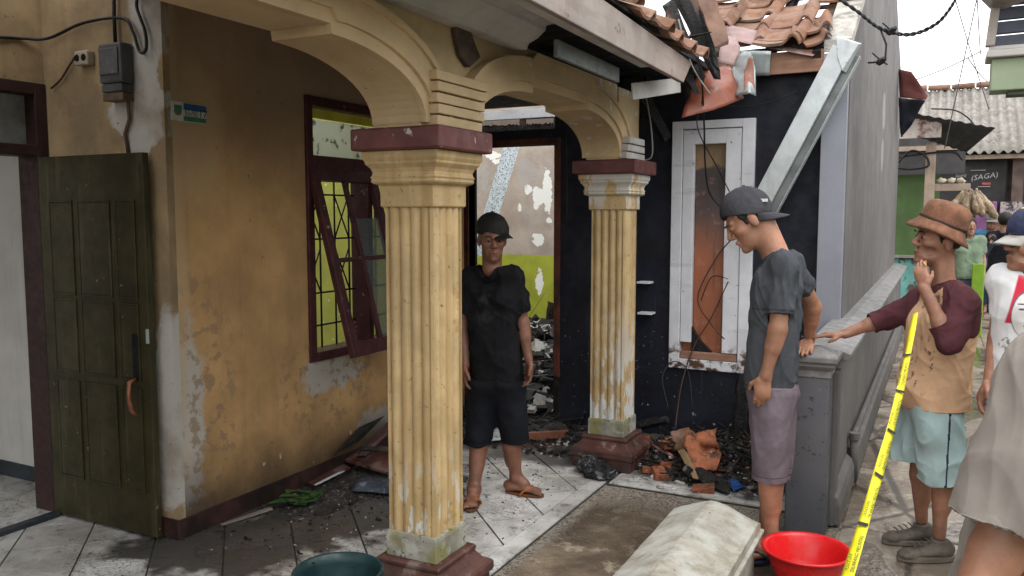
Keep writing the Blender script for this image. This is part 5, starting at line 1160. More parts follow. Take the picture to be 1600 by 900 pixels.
# bits inside the roofless room
for i, (a, b, w_, mt, lab) in enumerate((
        (GY(838, 497, 8.3), GY(812, 520, 8.2), .07, m_char, 'short black beam end poking up in front of the lime wall'),
        (GY(862, 470, 8.4), GY(858, 520, 8.4), .08, m_halfchar, 'dark upright stub at the right of the ruined room'),
        (GY(790, 600, 7.0), GY(880, 588, 7.0), .035, m_char, 'long charred lath lying low across the ruined doorway'),
        (GY(800, 612, 6.9), GY(880, 605, 6.8), .03, m_metal_dark, 'grey metal strip lying across the rubble in the doorway'),
        (GY(815, 606, 6.6), GY(850, 622, 6.5), .10, m_plaster, 'pale broken pipe like lump among the charred laths'),
        (GY(832, 628, 6.5), GY(856, 612, 6.5), .03, m_brick, 'orange splinter sticking up from the rubble in the doorway'),
        (GY(800, 632, 6.4), GY(872, 640, 6.4), .04, m_char, 'charred lath lying lowest in the ruined doorway'),
        (GY(760, 520, 7.8), GY(880, 512, 7.8), .05, m_halfchar, 'burnt batten lying along the top of the room rubble'))):
    timber(a, b, w_, w_ * .7, mt, lab, 40 + i)
q0, q1 = GZ(815, 684, .03), GZ(884, 680, .03)
board([(q0.x, q0.y, .01), (q1.x, q1.y, .01), (q1.x, q1.y + .05, .01), (q0.x, q0.y + .05, .01)], .05, mat('sill_wood', (.22, .085, .05), .6, .3, 9), 'red brown sill board lying in front of the burnt doorway')
sheet([[GZ(760, 690, .02), GZ(790, 688, .02)], [GY(762, 655, 5.6), GY(786, 655, 5.65)], [GY(764, 640, 5.7), GY(778, 642, 5.7)]], 'plastic_sheet', mat('pale_blue_plastic', (.42, .47, .50), .3, .2, 12, bump=.3), 'crumpled pale blue plastic seen between the legs of the man in black', .002, 'plastic', wob=.02)

# ================================================================== PEOPLE
def skin_mat(name, c):
    g = G(name); k = g.mix(g.ramp(g.noise(9, 5), .3, .7), sc(c, .72), (c[0] * 1.2, c[1] * 1.12, c[2] * 1.12)); k = g.mix(g.mul(g.above(g.noise(24, 6, .7), .55, .08), .4), k, (c[0] * .70, c[1] * .55, c[2] * .5))
    g.b.inputs['Subsurface Weight'].default_value = .08; g.b.inputs['Subsurface Radius'].default_value = (.01, .004, .002)
    return g.finish(k, g.ramp(g.noise(30, 4), .3, .7, .36, .6), 0, g.noise(150, 5, .7), .35, .003, .45)
def cloth_mat(name, c, var=.12, layers=(), rough=.9, weave=420):
    return mat(name, c, rough, var, 9, bump=.12, bscale=weave, layers=layers, spec=.15, rvar=.04, dist=.002)
m_hair = mat('black_hair', (.010, .009, .009), .55, .3, 30, bump=.6, bscale=220)
m_eyew = mat('eye_white', (.19, .165, .145), .35, .05); m_iris = mat('dark_iris', (.012, .009, .008), .15, .05)
def vec(a): return Vector(a)
class Person:
    def __init__(s, label, P0, group=None):
        s.P0 = Vector((P0[0], P0[1], 0)); d = Vector((P0[0], P0[1], 0)).normalized(); s.dv = d; s.u = Vector((d.y, -d.x, 0))
        s.root = thing('person', label, 'person', (P0[0], P0[1], 0), group); s.j = {}
    def J(s, x, y, v=0.0):
        r = ray(x, y); t = ((s.P0 + s.dv * v - CAM).dot(s.dv)) / r.dot(s.dv); return CAM + r * t
    def sdf(s, keys=None, h=.006, pad=.2):
        P = [np.array(p) for k, p in s.j.items() if keys is None or k in keys]
        return SDF(np.min(P, 0) - pad, np.max(P, 0) + pad, h)
    def head(s, S, c, F, U, z=1.0, age=0.0):
        L = U.cross(F).normalized(); s.F, s.U, s.L, s.hc, s.hz = F, U, L, c, z
        def p(f, l, u): return c + (F * f + L * l + U * u) * z
        ax = (F, L, U); e = lambda f, l, u, rf, rl, ru, k=.02, op='add': S.ell(p(f, l, u), (rf * z, rl * z, ru * z), ax, k * z, op)
        e(-.012, 0, .035, .098, .076, .092); e(.03, 0, -.035, .058, .060, .085, .03); e(.048, 0, -.082, .040, .044, .034, .03)
        for sg in (-1, 1):
            e(.058, sg * .040, -.022, .028, .024, .022, .02); e(-.01, sg * .075, -.012, .020, .010, .034, .008)
            S.cone(p(.088, sg * .010, .026), p(.076, sg * .046, .024), .010 * z, .009 * z, .014)
            e(.098, sg * .031, .004, .018, .019, .012, .012, 'sub')
            e(.082, sg * .031, .004, .014, .016, .013, .005)
            e(.098, sg * .013, -.034, .010, .010, .009, .008)
            if age: S.cone(p(.094, sg * .026, -.04), p(.072, sg * .040, -.075), .004, .004, .01, op='sub'); e(.06, sg * .048, -.058, .03, .016, .02, .016, 'sub')
        S.cone(p(.090, 0, .018), p(.112, 0, -.026), .0085 * z, .0125 * z, .012)
        S.cone(p(.094, -.017, -.063), p(.094, .017, -.063), .0065 * z, .0065 * z, .006); S.cone(p(.100, 0, -.061), p(.100, 0, -.062), .007 * z, .007 * z, .008)
        S.cone(p(.090, -.015, -.078), p(.090, .015, -.078), .0075 * z, .0075 * z, .006)
        S.cone(p(.108, -.022, -.0705), p(.108, .022, -.0705), .003, .003, .003, op='sub')
        e(.078, 0, -.105, .022, .024, .018, .015)
    def eyes(s):
        for sg in (-1, 1):
            c = s.hc + (s.F * .0850 + s.L * sg * .031 + s.U * .004) * s.hz; M = Matrix((s.L, s.F, s.U)).transposed()
            MB().lathe([(.0108 * math.sin(a), .0108 * math.cos(a)) for a in [math.pi * (k + .01) / 10.02 for k in range(11)]], c, 14).build('eye', m_eyew, s.root, smooth=True)
            MB().lathe([(.0062, -.001), (.0050, .002), (.001, .003)], c + (s.F * .0098) - s.U * .002, 12, s.F.to_track_quat('Z', 'Y').to_matrix()).build('iris', m_iris, s.root, smooth=True)
            b = [c + s.F * f + s.L * sg * l + s.U * u for f, l, u in ((.020, -.017, .020), (.021, -.004, .0245), (.016, .010, .024), (.006, .020, .019))]
            MB().tube(b, [.002, .0035, .003, .0015], 6).build('eyebrow', m_hair, s.root, smooth=True)
    def hand(s, S, w_, d, n, lat, curl=.5, z=1.0, thumb=1.0, spread=0.0):
        """wrist, finger direction, palm normal, direction of the thumb side"""
        d = d.normalized(); n = (n - d * n.dot(d)).normalized(); lat = (lat - d * lat.dot(d) - n * lat.dot(n)).normalized()
        S.cone(w_, w_ + d * .075 * z, .027 * z, .036 * z, .015, flat=(n, 2.1))
        S.cone(w_ + d * .03 * z + lat * .022 * z, w_ + d * .055 * z + lat * .030 * z, .016 * z, .013 * z, .012)
        for i, (o, ln, r) in enumerate(((.029, .072, .0085), (.010, .080, .009), (-.009, .074, .0085), (-.027, .058, .0075))):
            b = w_ + (d * (.082 - .004 * abs(i - 1)) + lat * o) * z; dd = (d + lat * (o * spread * 8)).normalized()
            def rot(a): return (dd * math.cos(a) + n * math.sin(a))
            c1 = b + rot(curl * .45) * ln * .45 * z; c2 = c1 + rot(curl * 1.25) * ln * .32 * z; c3 = c2 + rot(curl * 1.9) * ln * .25 * z
            S.cone(b - d * .012, c1, r * 1.08 * z, r * z, .005); S.cone(c1, c2, r * z, r * .94 * z, .004); S.cone(c2, c3, r * .94 * z, r * .82 * z, .004)
        t0 = w_ + (d * .022 + lat * .026) * z; t1 = t0 + (d * .55 + lat * .62 * thumb + n * .35).normalized() * .040 * z; t2 = t1 + (d * .9 + lat * .18 * thumb + n * .35).normalized() * .030 * z
        S.cone(t0, t1, .0135 * z, .0105 * z, .008); S.cone(t1, t2, .0105 * z, .0085 * z, .005)
    def leg(s, S, hip, knee, ank, toe, z=1.0, foot=True, floor=0.008):
        S.cone(hip, knee, .078 * z, .054 * z, .03); S.cone(knee, ank, .050 * z, .034 * z, .02)
        dirk = (ank - knee); back = -((toe - ank) - Vector((0, 0, (toe - ank).z))).normalized()
        S.cone(knee.lerp(ank, .12) + back * .014, knee.lerp(ank, .48) + back * .016, .045 * z, .040 * z, .03)
        if foot:
            f = Vector((toe.x - ank.x, toe.y - ank.y, 0)); ln = f.length; f.normalize(); sd = Vector((-f.y, f.x, 0)); g0 = Vector((ank.x, ank.y, floor))
            S.ell(g0 - f * .035 + Vector((0, 0, .03)), (.042, .032, .034), (f, sd, Vector((0, 0, 1))), .02)
            S.cone(ank, g0 + f * .05 + Vector((0, 0, .045)), .036 * z, .036 * z, .02)
            S.cone(g0 - f * .02 + Vector((0, 0, .026)), g0 + f * (ln - .02) + Vector((0, 0, .016)), .034, .034, .02, flat=(Vector((0, 0, 1)), 1.7))
            for i in range(5):
                o = (-.030 + i * .0145); r = .012 if i == 0 else .0085; S.cone(g0 + f * (ln - .015) + sd * o + Vector((0, 0, .014)), g0 + f * (ln + .018 - .005 * i) + sd * o * 1.1 + Vector((0, 0, .011)), r, r * .9, .006)
            for sg in (-1, 1): S.ell(ank + sd * sg * .03, (.016, .012, .016), (f, sd, Vector((0, 0, 1))), .012)
    def torso(s, S, g=0.0, k=.04):
        j = s.j; L = (j['shL'] - j['shR']).normalized(); s.TL = L; ctr = (j['shL'] + j['shR']) / 2
        for sg in (-1, 1):
            S.cone(j['pelvis'] + L * sg * .065, j['chest'] + L * sg * .075, .095 + g, .102 + g, k)
            sh = j['shL'] if sg > 0 else j['shR']; S.cone(j['neck'] - Vector((0, 0, .045)) + L * sg * .03, sh, .058 + g, .050 + g, .03)
            S.cone(j['chest'] + L * sg * .08, sh, .085 + g, .052 + g, .04)
    def arm(s, S, sh, el, wr, r=1.0):
        S.cone(sh, el, .050 * r, .038 * r, .02); S.cone(el, wr, .038 * r, .025 * r, .012); S.cone(el.lerp(wr, .08), el.lerp(wr, .4), .039 * r, .034 * r, .02)
    def skin(s, S, mt, sm=1): return sdf_obj(S, 'body', mt, s.root, sm)
    def sandal(s, ank, toe, c_sole, c_strap, floor=-.004):
        f = Vector((toe.x - ank.x, toe.y - ank.y, 0)); ln = f.length + .03; f.normalize(); sd = Vector((-f.y, f.x, 0)); o = Vector((ank.x, ank.y, 0)) - f * .065; tot = ln + .065
        m = MB(); P = []
        for k in range(28):
            a = 2 * math.pi * k / 28; x = (.5 + .5 * math.cos(a)) * tot; w_ = .040 + .010 * math.cos(a) if True else 0; q = o + f * x + sd * w_ * math.sin(a) * (1 if abs(math.sin(a)) < .99 else 1); P.append((q.x, q.y))
        so = m.prism(P, 'z', floor, floor + .016).build('sandal', c_sole, s.root, bevel=.003)
        for sg in (-1, 1):
            a0 = Vector((ank.x, ank.y, 0)) + f * (f.length * 0 + ln * .72); pts = [a0 + Vector((0, 0, .030)), a0 - f * .03 + sd * sg * .022 + Vector((0, 0, .052)), a0 - f * .07 + sd * sg * .043 + Vector((0, 0, .028)), a0 - f * .085 + sd * sg * .044 + Vector((0, 0, .004))]
            MB().tube(pts, .006, 6).build('strap', c_strap, so, smooth=True)
    def shirt(s, mt, hem, g=.016, sleeves=(), h=.007, fold=.006, seed=1, neck_r=.064, flare=.012, hemdir=None, name='shirt', k=.045, ext=None, second=None, wid=.068, seam=True):
        j = s.j; S = s.sdf([q for q in j if q in ('pelvis', 'chest', 'neck', 'shL', 'shR', 'elL', 'elR')], h, .24); L = (j['shL'] - j['shR']).normalized(); s.TL = L
        hm = Vector(hem)
        for sg in (-1, 1):
            S.cone(hm + L * sg * wid, j['chest'] + L * sg * (wid + .002), .112 + g + flare, .104 + g, k)
            sh = j['shL'] if sg > 0 else j['shR']
            S.cone(j['neck'] - Vector((0, 0, .050)) + L * sg * .035, sh, .060 + g, .052 + g, .03); S.cone(j['chest'] + L * sg * .07, sh, .090 + g, .056 + g, .05)
        S.half(hm, vec((0, 0, -1)) if hemdir is None else hemdir)
        for (sh, el, t, r0, r1) in sleeves:
            e = sh.lerp(el, t); d = (el - sh).normalized(); S.cone(sh, e + d * .03, r0, r1, .03, cuts=[(e, d)])
            S.cone(e - d * .012, e + d * .05, r1 - .026, r1 - .022, .004, op='sub')
        if ext: ext(S)
        S.cone(j['neck'] - Vector((0, 0, .035)), j['neck'] + (s.hc - j['neck']).normalized() * .2, neck_r, neck_r + .012, .006, op='sub')
        S.cone(hm + L * .05 - Vector((0, 0, .05)), hm + L * .05 + Vector((0, 0, .01)), .10, .09, .01, op='sub'); S.cone(hm - L * .05 - Vector((0, 0, .05)), hm - L * .05 + Vector((0, 0, .01)), .10, .09, .01, op='sub')
        o = sdf_obj(S, name, mt, s.root, 1, dict(amp=fold, kw=dict(f0=32, stretch=(1, 1, .5), fine=.28)), seed)
        if mt is not None and seam: s.stitch(o, [(sh.lerp(el, t), (el - sh).normalized(), .13) for (sh, el, t, r0, r1) in sleeves] + [(hm, Vector((0, 0, -1)), .5)])
        return o
    def stitch(s, o, planes, off=.022, wd=.0034):
        me = o.data; base = me.materials[0]; k = base.name + '_seam'; m2 = bpy.data.materials.get(k)
        if m2 is None:
            m2 = base.copy(); m2.name = k; b_ = m2.node_tree.nodes['Principled BSDF']; l_ = b_.inputs['Base Color'].links[0].from_socket
            mx_ = m2.node_tree.nodes.new('ShaderNodeMix'); mx_.data_type = 'RGBA'; mx_.blend_type = 'MULTIPLY'; mx_.inputs[0].default_value = 1; mx_.inputs[7].default_value = (.55, .55, .55, 1)
            m2.node_tree.links.new(l_, mx_.inputs[6]); m2.node_tree.links.new(mx_.outputs[2], b_.inputs['Base Color'])
        me.materials.append(m2); co = np.zeros(len(me.polygons) * 3); me.polygons.foreach_get('center', co); co = co.reshape(-1, 3); hit = np.zeros(len(co), dtype=bool)
        for p, d, r in planes:
            rel = co - np.array(p); t = -(rel @ np.array(d)); rad = np.linalg.norm(rel + np.outer(t, np.array(d)), axis=1); hit |= (np.abs(t - off) < wd) & (rad < r)
        me.polygons.foreach_set('material_index', hit.astype(np.int32)); me.update()
    def shorts(s, mt, top, kl, kr, r0, r1, g=.0, h=.007, fold=.006, seed=2, name='shorts', waist=.108):
        j = s.j; S = s.sdf([q for q in j if q in ('pelvis', 'hipL', 'hipR', 'kneeL', 'kneeR')], h, .22); L = (j['hipL'] - j['hipR']).normalized()
        for sg in (-1, 1): S.cone(j['pelvis'] + L * sg * .06, Vector(top) + L * sg * .06, waist + .008, waist, .04)
        for hip, e in ((j['hipL'], kl), (j['hipR'], kr)):
            e = Vector(e); d = (e - hip).normalized(); S.cone(hip, e + d * .03, r0, r1, .035, cuts=[(e, Vector((0, 0, -1)))])
            S.cone(e - d * .012, e + d * .06, r1 - .028, r1 - .024, .004, op='sub')
        S.half(top, vec((0, 0, 1)))
        o = sdf_obj(S, name, mt, s.root, 1, dict(amp=fold, kw=dict(f0=30, stretch=(1, 1, .13), waves=5, fine=.22)), seed)
        s.stitch(o, [(Vector(kl), Vector((0, 0, -1)), .16), (Vector(kr), Vector((0, 0, -1)), .16)], .03)
        return o
    def cap(s, mt, lift=.0, brim_dir=None, brim_mt=None, tilt=None, zr=1.0, brim_l=.07, drop=.03):
        U = (tilt or s.U).normalized(); F = (brim_dir - U * brim_dir.dot(U)).normalized(); L = U.cross(F); c = s.hc + s.U * (.040 + lift) - s.F * .012
        S = SDF(np.array(c) - .2, np.array(c) + .2, .004); cut = c - U * .022
        S.ell(c, (.110 * zr, .090 * zr, .103 * zr), (F, L, U), .01, cuts=[(cut, -U)])
        S.ell(c - U * .04, (.100 * zr, .080 * zr, .08), (F, L, U), .004, op='sub')
        o = sdf_obj(S, 'cap', mt, s.root, 1, dict(amp=.0022, kw=dict(f0=60, stretch=(1, 1, 1))), 5)
        def f(u, v):
            q = (u - .5) * 2; lat = q * .078 * zr; x0 = math.sqrt(max(0, 1 - (lat / (.088 * zr)) ** 2)) * .104 * zr; e = brim_l * math.sqrt(max(0, 1 - q ** 4)) * v
            return c + F * (x0 + e) + L * lat * (1 - .06 * v) + U * (-.020 - drop * v * (1 - .2 * q * q) - .020 * q * q * v)
        MB().grid(f, 16, 6).build('brim', brim_mt or mt, o, smooth=True, thick=.004)
        MB().lathe([(.008, -.004), (.008, 0), (.006, .004), (.002, .005)], c + U * .103 * zr, 10, U.to_track_quat('Z', 'Y').to_matrix()).build('button', mt, o, smooth=True)
        return o, c, F, L, U
    def hair(s, front=.035, low=-.04, fringe=0.0):
        c, F, L, U, z = s.hc, s.F, s.L, s.U, s.hz; S = SDF(np.array(c) - .2, np.array(c) + .2, .0045)
        S.ell(c + (U * .035 - F * .012) * z, (.104 * z, .081 * z, .098 * z), (F, L, U), .01, cuts=[(c + F * front, (F * .9 - U * .45).normalized()), (c + U * low, -U)])
        for sg in (-1, 1): S.cone(c + F * .03 + L * sg * .071 + U * .03, c + F * .022 + L * sg * .071 - U * .012, .012, .006, .01)
        if fringe: S.ell(c + F * .084 + U * .070, (.020, .050, fringe), (F, L, U), .01)
        return sdf_obj(S, 'hair', m_hair, s.root, 1, dict(amp=.0022, kw=dict(f0=150, stretch=(1, 1, 1))), 3)

# ---------------------------------------------------------------- young man in grey T-shirt, cap worn backwards
m_skinA = skin_mat('skin_warm_brown', (.36, .185, .115))
yg = Person('young man in grey T-shirt, backward cap and purple shorts looking down', (-.674, 3.94)); J = yg.J
yg.j = dict(pelvis=J(1208, 612), chest=J(1212, 450), neck=J(1214, 393), shL=J(1222, 416, -.150), shR=J(1234, 413, .150), elL=J(1216, 512, -.185), elR=J(1270, 478, .30), wrL=J(1196, 588, -.185), wrR=J(1264, 533, .40),
            hipL=J(1205, 645, -.075), hipR=J(1212, 645, .085), kneeL=J(1201, 738, -.075), kneeR=J(1207, 735, .085), ankL=J(1204, 846, -.055), ankR=J(1196, 836, .12), toeL=J(1165, 868, -.12), toeR=J(1163, 850, .10))
j = yg.j
for t in ('toeL', 'toeR'): j[t].z = .02
hF = (-yg.u * .82 - Vector((0, 0, 1)) * .56 - yg.dv * .10).normalized(); hU = (Vector((0, 0, 1)) * .82 - yg.u * .56); hU = (hU - hF * hU.dot(hF)).normalized()
j['head'] = J(1170, 343); S = yg.sdf(h=.005, pad=.16)
yg.head(S, j['head'], hF, hU, 1.05); yg.torso(S, -.028)
S.cone(j['neck'] - Vector((0, 0, .03)), j['head'] - hU * .045 - hF * .040, .062, .058, .03)
for a, b, c in (('shL', 'elL', 'wrL'), ('shR', 'elR', 'wrR')): yg.arm(S, j[a], j[b], j[c], 1.0)
yg.hand(S, j['wrL'], Vector((0, 0, -1)) - yg.u * .12, yg.dv, -yg.u, .55)
yg.hand(S, j['wrR'], (-yg.u * .1 - Vector((0, 0, .12)) - yg.dv * .6), Vector((0, 0, -1)), -yg.u, .25)
yg.leg(S, j['hipL'], j['kneeL'], j['ankL'], j['toeL'], floor=.012); yg.leg(S, j['hipR'], j['kneeR'], j['ankR'], j['toeR'], floor=.012)
yg.skin(S, m_skinA); yg.eyes()
pw = J(1163, 520, .03)
m_tee = cloth_mat('charcoal_tee', (.060, .066, .076), .2, layers=[(scaled(andm(blobs(((pw.x, pw.y, pw.z), (.045, .06, .16), .2, 5., .1)), spots(28, .50, .03, aniso=(1, 1, .5))), .9), (.6, .6, .6))])
yg.shirt(m_tee, J(1206, 604), .008, [(j['shL'], j['elL'], .80, .064, .066), (j['shR'], j['elR'], .62, .064, .066)], seed=4, flare=-.004, h=.005, fold=.0105)
m_short = cloth_mat('faded_purple_shorts', (.150, .122, .145), .2)
yg.shorts(m_short, J(1208, 596), J(1201, 750, -.07), J(1208, 746, .08), .100, .080, seed=5, h=.005, fold=.0075)
m_cap = cloth_mat('charcoal_cap', (.050, .050, .058), .2)
cp, cc, cF, cL, cU = yg.cap(m_cap, .004, yg.u * 1.0, tilt=(Vector((0, 0, 1)) * .93 - yg.u * .10 - hF * .0), zr=1.08, brim_l=.078, drop=.022)
q = cc + cF * .085 + cU * .035 - yg.dv * .062; MB().hexa([q + a * .016 * sx + b * .007 * sy + c * .006 * sz for a, b, c in ((yg.u, Vector((0, 0, 1)), -yg.dv),) for sz in (-1, 1) for sx, sy in ((-1, -1), (1, -1), (1, 1), (-1, 1))]).build('label_patch', mat('white_patch', (.6, .6, .6), .7), cp)
yg.hair(.02, -.05, .018)
m_navy = mat('navy_rubber', (.02, .03, .06), .6, .2)
yg.sandal(j['ankL'], j['toeL'], m_navy, m_navy, -.006); yg.sandal(j['ankR'], j['toeR'], m_navy, m_navy, -.006)

# ---------------------------------------------------------------- old man with brown bucket hat
m_skinB = skin_mat('skin_weathered_brown', (.31, .16, .102))
om = Person('older man in brown bucket hat and maroon sleeved shirt with hand on chin', (-.02, 4.30)); J = om.J
om.j = dict(pelvis=J(1456, 632), chest=J(1470, 508), neck=J(1474, 440), shL=J(1505, 470, -.125), shR=J(1438, 472, .125), elL=J(1484, 538, -.235), elR=J(1386, 497, .13), wrL=J(1444, 450, -.20), wrR=J(1320, 522, .08),
            hipL=J(1466, 660, -.075), hipR=J(1446, 660, .075), kneeL=J(1470, 748, -.07), kneeR=J(1437, 742, .09), ankL=J(1468, 836, -.06), ankR=J(1440, 812, .12), toeL=J(1408, 862, -.14), toeR=J(1385, 826, .05))
j = om.j
for t in ('toeL', 'toeR'): j[t].z = .03
for t in ('ankL', 'ankR'): j[t].z = max(j[t].z, .085)
hF = (-om.u * .88 - om.dv * .42 + Vector((0, 0, .10))).normalized(); hU = (Vector((0, 0, 1)) + om.u * .16); hU = (hU - hF * hU.dot(hF)).normalized()
j['head'] = J(1468, 374); S = om.sdf(h=.005, pad=.16)
om.head(S, j['head'], hF, hU, 1.0, age=1); om.torso(S, -.030)
S.cone(j['neck'] - Vector((0, 0, .03)), j['head'] - hU * .07 - hF * .025, .052, .050, .03)
for sg in (-1, 1): S.cone(j['neck'] + om.L * sg * .03 - Vector((0, 0, .02)) + hF * .03, j['head'] - hU * .06 + om.L * sg * .035, .010, .012, .02)
for a, b, c in (('shL', 'elL', 'wrL'), ('shR', 'elR', 'wrR')): om.arm(S, j[a], j[b], j[c], .95)
om.hand(S, j['wrL'], (J(1431, 398, -.16) - j['wrL']), om.dv * .9 + om.u * .3, om.u * .9, .40, .84, .6)
om.hand(S, j['wrR'], (-om.u + Vector((0, 0, -.10)) - om.dv * .1), Vector((0, 0, -1)), -om.dv, .12, .95, .6, .15)
om.leg(S, j['hipL'], j['kneeL'], j['ankL'], j['toeL'], .82, foot=False); om.leg(S, j['hipR'], j['kneeR'], j['ankR'], j['toeR'], .82, foot=False)
om.skin(S, m_skinB); om.eyes()
ci = J(1447, 415, -.21); MB().tube([ci, ci + (j['head'] + hF * .10 - hU * .075 - ci).normalized() * .05], .0045, 8).build('cigarette', mat('cigarette_paper', (.42, .30, .12), .8), om.root, smooth=True)
pc_ = J(1452, 475, -.14)
m_orange = cloth_mat('tan_orange_jersey', (.56, .36, .22), .12, layers=[
    (scaled(andm(blobs(((pc_.x, pc_.y, pc_.z), (.08, .2, .05), .3, 6., .2)), spots(34, .53, .03)), .75), (.07, .035, .03)),
    (scaled(andm(blobs(((J(1425, 520).x, J(1425, 520).y - .12, J(1425, 560).z), (.12, .3, .16), .5, 6., .2)), spots(30, .60, .02, detail=8)), .8), (.10, .045, .04))])
m_maroonc = cloth_mat('maroon_sleeve_jersey', (.085, .030, .036), .15)
def oext(S):
    S.ell(om.j['pelvis'] + Vector((0, 0, .06)), (.15, .135, .14), None, .05)
sh_ = om.shirt(None, J(1455, 634), .012, [], seed=8, flare=.002, h=.005, fold=.0095, neck_r=.060, ext=lambda S: (
    [S.cone(a, b_, .066, .060, .03) for a, b_ in ((j['shL'], j['elL']), (j['shR'], j['elR']))],
    S.cone(j['elL'], j['elL'].lerp(j['wrL'], .42), .060, .054, .02, cuts=[(j['elL'].lerp(j['wrL'], .36), (j['wrL'] - j['elL']).normalized())]),
    S.cone(j['elR'], j['elR'].lerp(j['wrR'], .45), .060, .058, .02, cuts=[(j['elR'].lerp(j['wrR'], .38), (j['wrR'] - j['elR']).normalized())]), oext(S)))
me = sh_.data; me.materials.append(m_orange); me.materials.append(m_maroonc)
L = (j['shL'] - j['shR']).normalized(); fwd = L.cross(Vector((0, 0, 1)))
co = np.zeros(len(me.polygons) * 3); me.polygons.foreach_get('center', co); co = co.reshape(-1, 3); nk = np.array(j['neck'])
lat = (co - nk) @ np.array(L); zz = co[:, 2] - nk[2]
Uz = np.clip(-zz / .24, 0, 1)
mid = np.zeros(len(co), dtype=np.int32)
dist = lambda a, b: np.linalg.norm(co - (np.array(a) + np.clip(((co - np.array(a)) @ np.array(b - a)) / (b - a).length_squared, 0, 1)[:, None] * np.array(b - a)), axis=1)
arms = np.minimum.reduce([dist(j['shL'], j['elL']), dist(j['elL'], j['wrL']), dist(j['shR'], j['elR']), dist(j['elR'], j['wrR'])])
rag = (np.abs(lat) > .055 + .085 * Uz) & (zz > -.24) & (arms < .14)
far_arm = (np.minimum(dist(j['elL'].lerp(j['shL'], .55), j['elL']), dist(j['elL'], j['wrL'])) < .088) | (np.minimum(dist(j['elR'].lerp(j['shR'], .6), j['elR']), dist(j['elR'], j['wrR'])) < .09)
collar = (np.linalg.norm(co - nk - np.array([0, 0, -.02]), axis=1) < .079) & (zz > -.05)
mid[rag | far_arm | collar] = 1; me.polygons.foreach_set('material_index', mid); me.update()
m_aqua = cloth_mat('pale_aqua_shorts', (.35, .47, .47), .09)
osh = om.shorts(m_aqua, J(1456, 622), J(1472, 752, -.07), J(1422, 716, .10), .112, .112, seed=9, h=.005, fold=.010)
a_, b_ = J(1481, 640, -.2), J(1474, 745, -.2)
ux = om.J(1482, 690, -.19)
me = osh.data; me.materials.clear(); me.materials.append(m_aqua); me.materials.append(mat('navy_piping', (.02, .03, .06), .8)); co = np.zeros(len(me.polygons) * 3); me.polygons.foreach_get('center', co); co = co.reshape(-1, 3); rel = co - np.array(om.P0)
lu = rel @ np.array(om.u); lv = rel @ np.array(om.dv); t_ = np.clip((co[:, 2] - .36) / .4, 0, 1); p1, p2 = (J(1477, 745) - om.P0).dot(om.u), (J(1484, 640) - om.P0).dot(om.u)
me.polygons.foreach_set('material_index', ((np.abs(lu - (p1 + (p2 - p1) * t_)) < .0045) & (lv < -.02)).astype(np.int32)); me.update()
# bucket hat
hat_c = J(1469, 357); ax = (hU * .86 - om.u * .0 + hF * .34 * 0 + om.u * .26).normalized(); M = ax.to_track_quat('Z', 'Y').to_matrix()
m_hat = mat('brown_woven_hat', (.175, .082, .048), .9, .3, 22, bump=.6, bscale=240, dist=.003)
prof = [(.142, -.030), (.145, -.027), (.135, -.012), (.112, .014), (.104, .022), (.105, .04), (.102, .08), (.094, .105), (.070, .122), (.035, .128), (.003, .129), (.003, .124), (.066, .116), (.090, .10), (.098, .07), (.100, .022), (.108, .010), (.130, -.014), (.139, -.031)]
mm = MB().lathe(prof, (0, 0, 0), 56); mm.v = [tuple(hat_c + M @ Vector((p[0] * (1 + .02 * math.sin(3 * math.atan2(p[1], p[0]))), p[1], p[2] + .006 * mnoise.noise(Vector(p) * 12) + (.010 * math.cos(2 * math.atan2(p[1], p[0])) if math.hypot(p[0], p[1]) > .11 else 0)))) for p in mm.v]
hat = mm.build('bucket_hat', m_hat, om.root, smooth=True)
MB().lathe([(.1055, .024), (.108, .026), (.108, .036), (.1055, .038)], hat_c, 40, M).build('hat_band', mat('dark_cord', (.06, .035, .025), .8), hat, smooth=True)
om.hair(.01, -.045)
m_shoe = mat('grey_canvas_shoe', (.105, .092, .076), .9, .4, 14, bump=.4, bscale=60); m_sole = mat('dirty_sole', (.13, .115, .095), .8, .25, 12)
for a, t in (('ankL', 'toeL'), ('ankR', 'toeR')):
    A, T = j[a], j[t]; f = Vector((T.x - A.x, T.y - A.y, 0)); ln = f.length; f.normalize(); sd = Vector((-f.y, f.x, 0)); Z = Vector((0, 0, 1)); g0 = Vector((A.x, A.y, 0))
    S = SDF(np.minimum(np.array(g0), np.array(T)) - .14, np.maximum(np.array(A), np.array(T)) + .14, .005)
    S.ell(g0 - f * .03 + Z * .05, (.046, .036, .046), (f, sd, Z), .02); S.cone(g0 + Z * .065, g0 + Z * .10, .040, .038, .02, cuts=[(g0 + Z * .098, Z)])
    S.cone(g0 + Z * .050, g0 + f * (ln - .04) + Z * .026, .042, .038, .03, flat=(Z, 1.45)); S.ell(g0 + f * (ln - .025) + Z * .026, (.045, .040, .026), (f, sd, Z), .02); S.half(g0 + Z * .014, -Z)
    sho = sdf_obj(S, 'shoe', m_shoe, om.root, 1, dict(amp=.002, kw=dict(f0=70, stretch=(1, 1, 1))), 2)
    P = []
    for k in range(32):
        an = 2 * math.pi * k / 32; x = -.085 + (.5 + .5 * math.cos(an)) * (ln + .105); q = g0 + f * x + sd * (.043 + .004 * math.cos(an)) * math.sin(an); P.append((q.x, q.y))
    MB().prism(P, 'z', -.004, .024).build('sole', m_sole, sho, bevel=.006)
    for k in range(4):
        q = g0 + f * (.055 + k * .022) + Z * (.092 - k * .008); MB().tube([q - sd * .025, q + Z * .004, q + sd * .025], .003, 6).build('lace', m_shoe, sho)

